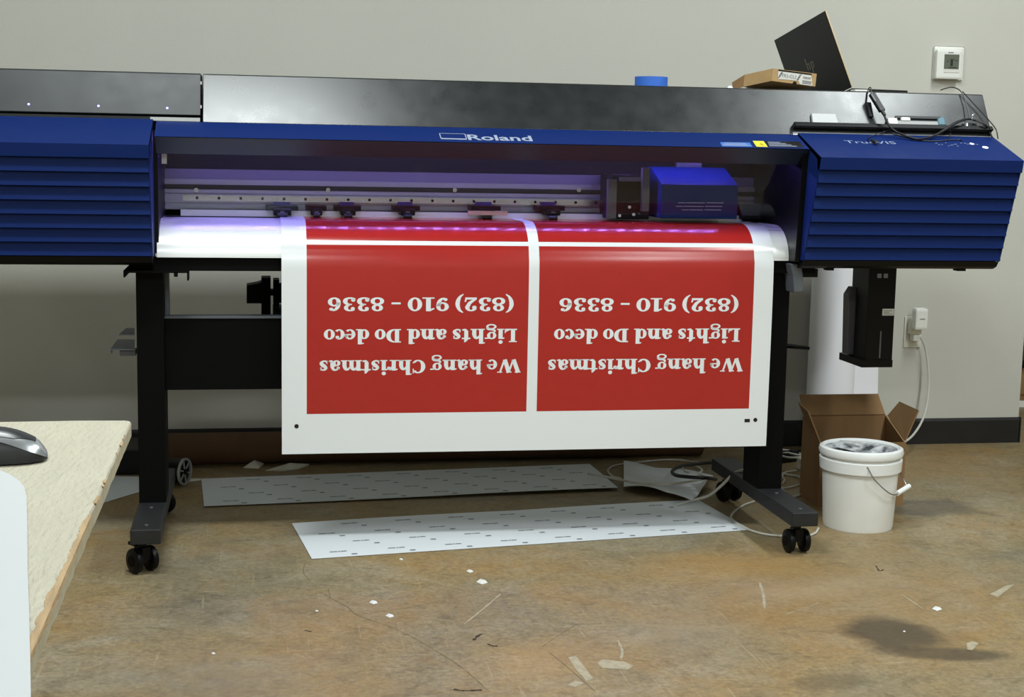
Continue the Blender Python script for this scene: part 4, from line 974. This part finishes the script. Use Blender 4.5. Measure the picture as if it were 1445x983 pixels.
g = MB(); v0 = bc+Vector((-.03, -.06, zr-.006))
g.add([bc+Vector(p) for p in ((-.085, .02, zr+.002), (-.02, -.04, zr-.008), (.02, .03, zr+.006), (-.03, .085, zr+.006), (-.04, .03, zr+.012))], [(0, 1, 4), (1, 2, 4), (2, 3, 4), (3, 0, 4)]); g.build('crumpled_rag', 'bag_smeared', BK)
h0, h1 = pp_(1197.5, 659, bc+Vector((0, -rtp, 0)), Vector((0, 1, 0))), None
hA = bc+Vector((-.028, -.117, zr-.036)); hB = bc+Vector((.075, -.091, zr-.036))
hm = [hA, hA+Vector((.018, -.015, -.035)), bc+Vector((.045, -.122, zr-.115)), bc+Vector((.085, -.10, zr-.118)), bc+Vector((.112, -.085, zr-.108)), bc+Vector((.112, -.05, zr-.08)), bc+Vector((.116, .02, zr-.04))]
MB().tube(hm, .0019, n=8).build('wire_handle', 'wire_steel', BK)
MB().cyl(hm[3]-Vector((.012, .006, 0)), hm[4]+Vector((.012, .010, .004)), .0075, n=14).build('handle_grip', 'bucket_lip', BK)
for q in (hA, hm[-1]): MB().cyl(q-Vector((0, .001, 0)), q+Vector((0, .006, 0)), .004, n=10).build('handle_eyelet', 'wire_steel', BK)

# ================================================================== UNDER THE PRINTER
# printed backing-paper strips
def floor_quad_sheet(name, label, corners, lift, marks=None, cat='paper strip', m_='paper_backing', grp=None):
    c = [Vector(p) for p in corners]     # near-left, near-right, far-right, far-left
    def fn(u, v):
        p = (c[0]*(1-u)+c[1]*u)*(1-v)+(c[3]*(1-u)+c[2]*u)*v
        return Vector((p.x, p.y, .0022+lift(u, v)))
    o = tag(MB().slab(fn, 24, 8, (0, 0, .0008)).build(name, m_), label, cat, grp)
    if marks:
        b = MB(); nu, nv = marks; rnd = random.Random(3)
        for i in range(nu):
            for j in range(nv):
                u = (i+.35+.5*(j % 2))/nu; v = (j+.5)/nv
                if u > .96: continue
                du = .03/1.3*1.3; p0 = fn(u, v); p1 = fn(min(1, u+.036), v); q0 = fn(u, v+.022); q1 = fn(min(1, u+.036), v+.022)
                for (s0, s1) in ((0, .45), (.5, .62), (.66, 1)):
                    e_ = Vector((0, 0, .0004)); b.poly([p0.lerp(p1, s0)+e_, p0.lerp(p1, s1)+e_, q0.lerp(q1, s1)+e_, q0.lerp(q1, s0)+e_])
                k0, k1 = fn(min(1, u+.042), max(0, v-.09)), fn(min(1, u+.054), max(0, v-.09)); k2, k3 = fn(min(1, u+.054), max(0, v-.06)), fn(min(1, u+.042), max(0, v-.06))
                b.poly([x_+Vector((0, 0, .0004)) for x_ in (k0, k1, k2, k3)])
        b.build('backing_print', 'print_grey', o, kind='stuff')
    return o
floor_quad_sheet('backing_paper_strip', 'long white printed backing paper strip partly in light in front of the stand crossbar',
    [pz_(440, 789), pz_(1060, 748), pz_(985, 706), pz_(412, 739)], lambda u, v: .0025*abs(math.sin(u*6))*v*v, (8, 4))
floor_quad_sheet('backing_paper_strip', 'long shaded grey printed backing paper strip lying deeper under the printer',
    [pz_(288, 716), pz_(872, 692), pz_(832, 655), pz_(284, 676)], lambda u, v: .008*(1-v)*(.4+.6*u)*(1-.3*math.sin(u*6)), (8, 4))
# crumpled sheet by the right stand
cs = [pz_(880, 692), pz_(976, 714), pz_(1006, 676), pz_(880, 658)]
def crf(u, v):
    p = (cs[0]*(1-u)+cs[1]*u)*(1-v)+(cs[3]*(1-u)+cs[2]*u)*v
    return Vector((p.x, p.y, .014+.008*math.sin(u*9+v*4)*math.sin(v*6)+.014*(1-v)*math.sin(u*math.pi)+.006*abs(math.sin(u*5-v*8))))
tag(MB().slab(crf, 14, 10, (0, 0, .0008)).build('crumpled_paper', 'paper_backing'), 'crumpled white paper sheet under the cables by the stand foot', 'paper')
floor_quad_sheet('paper_offcut', 'grey paper offcut on the floor between table and left stand leg', [pz_(142, 711), pz_(205, 692), pz_(240, 674), pz_(150, 672)], lambda u, v: .0, None, 'paper')
# kraft roll against the wall
tag(MB().cyl((-.36, 5.13, .055), (1.62, 5.13, .055), .055, n=28).build('kraft_paper_roll', 'kraft'), 'long brown kraft paper roll lying on the floor along the wall', 'paper roll')
MBt = MB().box((-.95, 4.98, 0), (-.36, 5.20, .085), bev=.004); tag(MBt.build('black_case', 'black_plastic'), 'low black case on the floor behind the left stand leg', 'case')
# spoked reel flange
wc = py_(260.5, 655, 4.80)
RW = thing('spoked_wheel', (wc.x, 4.80, 0), 'small black spoked wheel with pale rim behind the left stand leg', 'wheel')
ax = Vector((.90, -.43, 0)).normalized(); rw = .044; wc = Vector((wc.x, 4.80, rw+.002))
MB().lathe([(rw-.006, -.004), (rw, -.004), (rw+.001, 0), (rw, .004), (rw-.006, .004), (rw-.006, -.004)], wc, n=36, ax=ax).build('rim', 'rim_pale', RW)
MB().cyl(wc-ax*.006, wc+ax*.006, .010, n=16).build('hub', 'black_plastic', RW)
sa = ax.orthogonal().normalized(); sb = ax.cross(sa)
for k in range(6):
    dk = sa*math.cos(k*math.pi/3)+sb*math.sin(k*math.pi/3); MB().cyl(wc+dk*.008, wc+dk*(rw-.004), .003, n=6).build('spoke', 'rim_pale', RW)
MB().cyl(wc-ax*.05, wc-ax*.005, rw*.95, n=28).build('wheel_back', 'black_plastic', RW)
# torn plastic scraps by the kraft roll
def scrap(name, label, pts, z, m_, cat, grp=None, hh=.006):
    P = [pz_(*p, 0) for p in pts]; c = sum(P, Vector())/len(P)
    b = MB(); top = [Vector((p.x, p.y, .0012+hh*.3*(k % 2))) for k, p in enumerate(P)]; bot = [Vector((p.x, p.y, .0004)) for p in P]; n_ = len(P)
    b.add(top+[Vector((c.x, c.y, .001+hh))], [(i, (i+1) % n_, n_) for i in range(n_)])
    b.add(bot, [tuple(range(n_))[::-1]]); b.add(top+bot, [(i, n_+i, n_+(i+1) % n_, (i+1) % n_) for i in range(n_)])
    return tag(b.build(name, m_), label, cat, grp)
scrap('torn_wrapper', 'torn pale plastic wrapper on the floor before the kraft roll', [(343, 660), (352, 656), (364, 653), (372, 656), (365, 661)], 0, 'ivory_plastic', 'scrap', None, .02)
scrap('torn_wrapper', 'twisted pale plastic strip beneath the hanging vinyl sheet', [(374, 664), (398, 659), (424, 656), (436, 657), (420, 662), (400, 665)], 0, 'ivory_plastic', 'scrap', None, .018)
scrap('torn_wrapper', 'thin pale strip trailing beside the spoked wheel', [(250, 682), (263, 676), (284, 675), (284, 677.5), (265, 680)], 0, 'ivory_plastic', 'scrap')
# cables
def floor_cable(name, label, pts, r_, m_, z=None, grp=None, cat='cable'):
    P = []
    for k, p in enumerate(pts):
        zz = p[2] if len(p) > 2 else r_+.001
        P.append(pz_(p[0], p[1], zz))
    return tag(MB().tube(P, r_, n=8).build(name, m_), label, cat, grp)
floor_cable('white_cable', 'white cable looping across the crumpled paper under the printer', [(830, 668, .02), (868, 675, .04), (900, 681, .052), (940, 683, .056), (985, 677, .052), (1005, 672, .03)], .004, 'cable_white')
floor_cable('white_cable', 'white cable arching from the paper strip towards the stand foot', [(985, 652, .03), (975, 651), (955, 648.5), (930, 649), (890, 653), (866, 657), (858, 664), (865, 672, .02), (876, 675, .035)], .0036, 'cable_white')
floor_cable('white_cable', 'white cable lifted over the foot of the right stand leg', [(955, 712, .008), (975, 706, .01), (1000, 699, .03), (1018, 685, .07), (1034, 669, .115), (1044, 664, .131), (1050, 663, .131)], .0045, 'cable_white')
floor_cable('white_cable', 'white cable curving on the floor around the right front caster', [(1064, 707), (1048, 713), (1034, 724), (1033, 732), (1050, 744), (1075, 752.5), (1105, 756), (1135, 756), (1150, 752), (1155, 745)], .0034, 'cable_white')
floor_cable('black_cable', 'thick black cable coil beside the crumpled paper', [(1010, 676, .04), (998, 674, .068), (975, 673, .072), (953, 670, .068), (949, 664, .055), (960, 658, .045), (985, 654, .04), (1006, 652, .04), (1018, 650, .03)], .006, 'cable_black')
floor_cable('white_cable', 'short white cable coiled inside the black cable loop', [(973, 667, .045), (966, 664, .042), (963, 659, .04), (970, 655, .036), (984, 658, .034), (991, 663, .036), (986, 668, .04), (994, 671, .042)], .003, 'cable_white')
floor_cable('white_cable', 'white cable loop beside the cardboard box', [(1102, 667), (1110, 669), (1128, 673), (1139, 684), (1138, 693), (1126, 699), (1116, 700), (1108, 694), (1101, 687)], .0036, 'cable_white')
floor_cable('white_cable', 'straight white cable end crossing the loop beside the cardboard box', [(1100, 688), (1110, 688), (1122, 685), (1134, 682)], .003, 'cable_white')
floor_cable('white_cable', 'bundled white cables near the baseboard behind the box', [(1100, 634, .03), (1115, 636, .03), (1130, 640, .03), (1136, 643, .03), (1128, 645, .03), (1112, 645, .03), (1100, 641, .03), (1112, 639, .034), (1128, 642, .034), (1142, 643, .03)], .0038, 'cable_white')
floor_cable('white_cable', 'short hooked white cable beside the power strip', [(1104, 682, .006), (1107, 677, .006), (1104, 671, .006), (1109, 666, .006), (1118, 664, .006), (1124, 663, .006)], .003, 'cable_white')
# power strip and small adapter
a, b = pz_(1095, 655), pz_(1136, 650)
PS = thing('power_strip', (a.x, a.y, 0), 'black power strip lying among white cables beside the box', 'power strip')
d = (b-a); d.z = 0; sd = Vector((-d.y, d.x, 0)).normalized()*.05
MB().obox(a, d, sd, Vector((0, 0, .035))).build('strip_body', 'black_plastic', PS, bev=.004)
for k in range(3):
    q = a+d*(.2+.28*k)+sd*.5; MB().box((q.x-.012, q.y-.012, .035), (q.x+.012, q.y+.012, .038), bev=.002).build('socket', 'foot_black', PS)
a = pz_(1139, 665)
tag(MB().box((a.x-.022, a.y-.01, 0), (a.x+.020, a.y+.05, .042), bev=.005).build('charger_block', 'white_plastic'), 'small white charger block on the floor beside the box', 'charger')
scrap('tape_scrap', 'small translucent plastic scrap near the baseboard', [(1106, 628), (1112, 621), (1120, 622), (1118, 629)], 0, 'ivory_plastic', 'scrap', None, .03)

# ================================================================== TABLE, MOUSE, SHEET
ZTB = .755; XTB = -.150; YTB = 1.878
TB = thing('work_table', (-.8, 1.2, 0), 'cream painted plywood work table with a chipped wooden edge', 'table')
rnd = random.Random(5)
n_ = 60; ytb0 = .55
edge_top = []; 
for k in range(n_+1):
    y = ytb0+(YTB-.012-ytb0)*k/n_; edge_top.append((XTB-.0012-abs(rnd.gauss(0, .0005)), y))
corner = [(XTB-.004, YTB-.006), (XTB-.010, YTB-.0015)]
far = []
for k in range(24):
    x = XTB-.012-(1.2-.012)*k/23; far.append((x, YTB-.0005+rnd.gauss(0, .0009)+(.004 if k == 0 else 0)*0))
outline = [(-1.35, ytb0)]+edge_top+corner+far+[(-1.35, YTB)]
no = len(outline)
g = MB(); g.add([(x, y, ZTB) for x, y in outline], [tuple(range(no))], 0)
low = [(x+(.0012 if x > -.2 else 0), y, ZTB-.0025) for x, y in outline]; btm = [(x+(.0012 if x > -.2 else 0), y, ZTB-.018) for x, y in outline]
g.add([(x, y, ZTB) for x, y in outline]+low, [(i, (i+1) % no, no+(i+1) % no, no+i) for i in range(no)], 0)
g.add(low+btm, [(i, (i+1) % no, no+(i+1) % no, no+i) for i in range(no)], 1); g.add(btm, [tuple(range(no))[::-1]], 1)
TT = g.build('table_top', ['table_paint', 'table_edge'], TB)
# raw wood splinters where the paint chipped off the edge
ys = [.98+.004*k for k in range(210)]
wid = []; wv_ = .003
for y in ys:
    tgt = .0044 if y < 1.16 else (.0030 if y < 1.36 else (.0014 if y < 1.46 else (.0002 if y < 1.6 else .0003)))
    wv_ += (tgt-wv_)*.3+rnd.gauss(0, .0005); wid.append(max(.0001, wv_))
ch = MB()
for k in range(len(ys)-1):
    if min(wid[k], wid[k+1]) < .0007:
        if ch.v: ch.build('chipped_edge', 'raw_wood', TT); ch = MB()
        continue
    ch.add([(XTB-wid[k]-.001, ys[k], ZTB+.0005), (XTB+.0006, ys[k], ZTB+.0002), (XTB+.0006, ys[k+1], ZTB+.0002), (XTB-wid[k+1]-.001, ys[k+1], ZTB+.0005)], [(0, 1, 2, 3)])
    ch.add([(XTB+.0006, ys[k], ZTB+.0002), (XTB+.0012, ys[k], ZTB-wid[k]*.9), (XTB+.0012, ys[k+1], ZTB-wid[k+1]*.9), (XTB+.0006, ys[k+1], ZTB+.0002)], [(0, 1, 2, 3)])
if ch.v: ch.build('chipped_edge', 'raw_wood', TT)
for (x, y) in ((-.55, 1.75), (-1.28, 1.75), (-.55, .65), (-1.28, .65)):
    MB().box((x-.03, y-.03, 0), (x+.03, y+.03, ZTB-.018)).build('table_leg', 'raw_wood', TB)
MB().box((-1.25, 1.735, ZTB-.09), (-.58, 1.765, ZTB-.018)).build('table_rail', 'raw_wood', TB)
# mouse
mp = pz_(66, 652, ZTB); ml, mw, mh = .112, .060, .036
MS = thing('computer_mouse', (mp.x-.05, mp.y, ZTB), 'black and silver computer mouse lying on the cream table', 'mouse')
mx_ = Vector((math.cos(R(8)), math.sin(R(8)), 0)); my_ = Vector((-mx_.y, mx_.x, 0))
mc = mp-mx_*(ml/2)+Vector((0, .018, 0)); mc.z = ZTB
def shell(t, a):   # t 0..1 along, a angle over the back
    x = -ml/2+ml*t; e = math.sqrt(max(0, 1-(2*t-1)**4)); ww = mw/2*(.30+.70*e)*e**.3 if e > 0 else 0
    hh = mh*(max(0, math.sin(math.pi*(.10+.86*t)))**.55)*(1-.25*(t-.45)**2)*min(1, e*1.35)**.6 if 0 < t < 1 else 0
    ca, sa_ = math.cos(a), math.sin(a)
    return (x, -ww*ca, max(0, hh*(abs(sa_)**.72)))
def mpt(t, a, k=1.0):
    x, y, z = shell(t, a); return mc+mx_*(x*k)+my_*(y*k)+Vector((0, 0, z*k+.002))
def mgrid(a0f, a1f, t0, t1, nm, m_, k=1.0, nu=28, nv=10):
    b = MB().grid(lambda u, v: mpt(t0+(t1-t0)*u, a0f(u)+(a1f(u)-a0f(u))*v, k), nu, nv); return b.build(nm, m_, MS)
mgrid(lambda u: 0.0, lambda u: math.pi, .004, .996, 'shell_base', 'mouse_base', .985)
lo = lambda u: .62-.42*max(0, (u-.55)/.45); hi = lambda u: 1.02-.10*math.sin(u*3)-.15*u
mgrid(lo, lambda u: math.pi-lo(u), .02, .985, 'silver_band', 'mouse_silver', 1.0)
mgrid(lambda u: hi(u)+.5*max(0, u-.75)*4*.55, lambda u: math.pi-hi(u)-.5*max(0, u-.75)*4*.55, .05, .88, 'top_shell', 'mouse_black', 1.012)
# white vinyl sheet lying on the table and sticking out past its edge
wp = [(-20, 655), (0, 663), (14, 669), (26, 677), (34, 686), (37.5, 700), (38.5, 740), (39, 800), (41, 860), (42.5, 920), (43.5, 983), (45, 1030)]
zz = ZTB+.004
o_ = [pz_(*p, zz) for p in wp]; yend = o_[-1].y
rim = [Vector((p.x, p.y, zz)) for p in o_]+[Vector((o_[-1].x-.004, .62, zz)), Vector((-.95, .62, zz)), Vector((-.95, o_[0].y+.01, zz))]
nr = len(rim); g = MB(); g.add(rim, [tuple(range(nr))]); g.add([p-Vector((0, 0, .0012)) for p in rim], [tuple(range(nr))[::-1]])
g.add(rim+[p-Vector((0, 0, .0012)) for p in rim], [(i, (i+1) % nr, nr+(i+1) % nr, nr+i) for i in range(nr)])
tag(g.build('white_vinyl_sheet', 'paper_white'), 'large plain white sheet with rounded corner lying on the table before the mouse', 'sheet')
# flat offcuts that hold the sheet just above the table
# ================================================================== FLOOR MARKS AND SCRAPS
def mark(pts, nm, m_, w=None):
    if w:
        b = MB(); P = crom([pz_(*p, .0006) for p in pts], 5)
        rn = random.Random(len(pts)*7+int(pts[0][0]))
        for k in range(len(P)-1):
            d = (P[k+1]-P[k]).normalized(); s_ = Vector((-d.y, d.x, 0))*w*(.5+rn.random())/2; b.poly([P[k]-s_, P[k+1]-s_, P[k+1]+s_, P[k]+s_])
        return b.build(nm, m_, fl, fix=False)
    return MB().poly([pz_(*p, .0006) for p in pts]).build(nm, m_, fl)
mark([(802, 927), (813, 925), (837, 957), (828, 961), (812, 943)], 'tape_residue', 'paint_scuff')
mark([(843, 935), (850, 930), (880, 933), (894, 939), (886, 944), (850, 942)], 'tape_residue', 'paint_scuff')
mark([(1364, 907), (1372, 904), (1381, 907), (1372, 917), (1365, 916)], 'tape_residue', 'paint_scuff')
mark([(1396, 838), (1420, 826), (1432, 824), (1408, 842)], 'tape_residue', 'paint_scuff')
mark([(800, 966), (812, 960), (824, 963), (812, 969)], 'tape_residue', 'paint_scuff')
mark([(450, 834), (468, 844), (490, 856), (505, 868), (540, 880), (575, 895), (605, 912), (650, 940), (690, 975)], 'floor_crack', 'crack_dark', .0024)
mark([(505, 867), (540, 862), (580, 856), (620, 848)], 'floor_crack', 'crack_dark', .0018)
mark([(463, 830), (466, 842)], 'floor_crack', 'crack_dark', .002)
mark([(432, 791), (428, 806), (438, 820)], 'floor_crack', 'crack_dark', .0018)
mark([(775, 920), (800, 940), (840, 975)], 'floor_crack', 'crack_dark', .002)
mark([(655, 880), (680, 860), (706, 838)], 'floor_scratch', 'paint_scuff', .004)
mark([(1072, 822), (1077, 838), (1079, 858)], 'floor_scratch', 'paint_scuff', .007)
mark([(872, 903), (878, 918), (876, 930)], 'floor_scratch', 'paint_scuff', .005)
mark([(765, 912), (790, 895), (815, 880)], 'floor_scratch', 'crack_dark', .002)
mark([(1110, 866), (1135, 858), (1155, 850)], 'floor_scratch', 'paint_scuff', .003)
mark([(1272, 838), (1290, 850), (1302, 858)], 'floor_scratch', 'paint_scuff', .004)
mark([(640, 972), (655, 974), (680, 973)], 'floor_scuff', 'debris_dark', .006)
mark([(668, 903), (674, 897), (680, 894)], 'floor_scuff', 'debris_dark', .006)
mark([(688, 908), (696, 911), (702, 911)], 'floor_scuff', 'debris_dark', .006)
mark([(430, 889), (440, 891)], 'floor_scuff', 'debris_dark', .005)
mark([(1236, 798), (1241, 805), (1247, 803)], 'floor_scuff', 'debris_dark', .004)
for (px, py, w_, lab) in ((663, 806, 5, 'small white crumpled paper crumb on the floor'), (680, 821, 8, 'small curled silvery paper flake on the floor'), (527, 850, 6, 'square pale paper scrap on the floor'), (550, 869, 6, 'thin white curl of paper on the floor'),
                         (447, 862, 2.5, 'tiny white speck beside the long floor crack'), (301, 922, 3, 'lone white speck on the floor near the table edge'), (1322, 859, 7, 'pair of white flakes beside the dark floor stain'), (566, 789, 3, 'small pale speck just before the front backing paper strip'), (1276, 891, 2, 'tiny white speck inside the dark floor stain')):
    P = [(px-w_, py), (px-w_*.3, py-w_*.42), (px+w_*.6, py-w_*.3), (px+w_, py+w_*.2), (px, py+w_*.45)]
    scrap('paper_scrap', lab or 'tiny white paper speck on the concrete floor', P, 0, 'label_white', 'paper scrap', None if lab else 'tiny paper specks on the floor', .004 if w_ > 4 else .002)
# cabinet far beyond the wall's end
CBt = thing('wooden_cabinet', (3.75, 6.35, 0), 'brown wooden cabinet with dark top seen past the end of the wall', 'cabinet')
zc = zat(1442, 518, 6.02)
MB().box((3.30, 6.02, .0), (4.2, 6.45, .03)).build('cabinet_plinth', 'white_paint', CBt)
MB().box((3.30, 6.02, .03), (4.2, 6.45, zc)).build('cabinet_body', 'wood_brown', CBt)
MB().box((3.28, 6.0, zc), (4.22, 6.47, zc+.035)).build('cabinet_top', 'black_plastic', CBt)
for xx in (3.52, 3.98): MB().box((xx-.2, 6.012, .06), (xx+.2, 6.02, zc-.03)).build('cabinet_door', 'wood_brown', CBt)
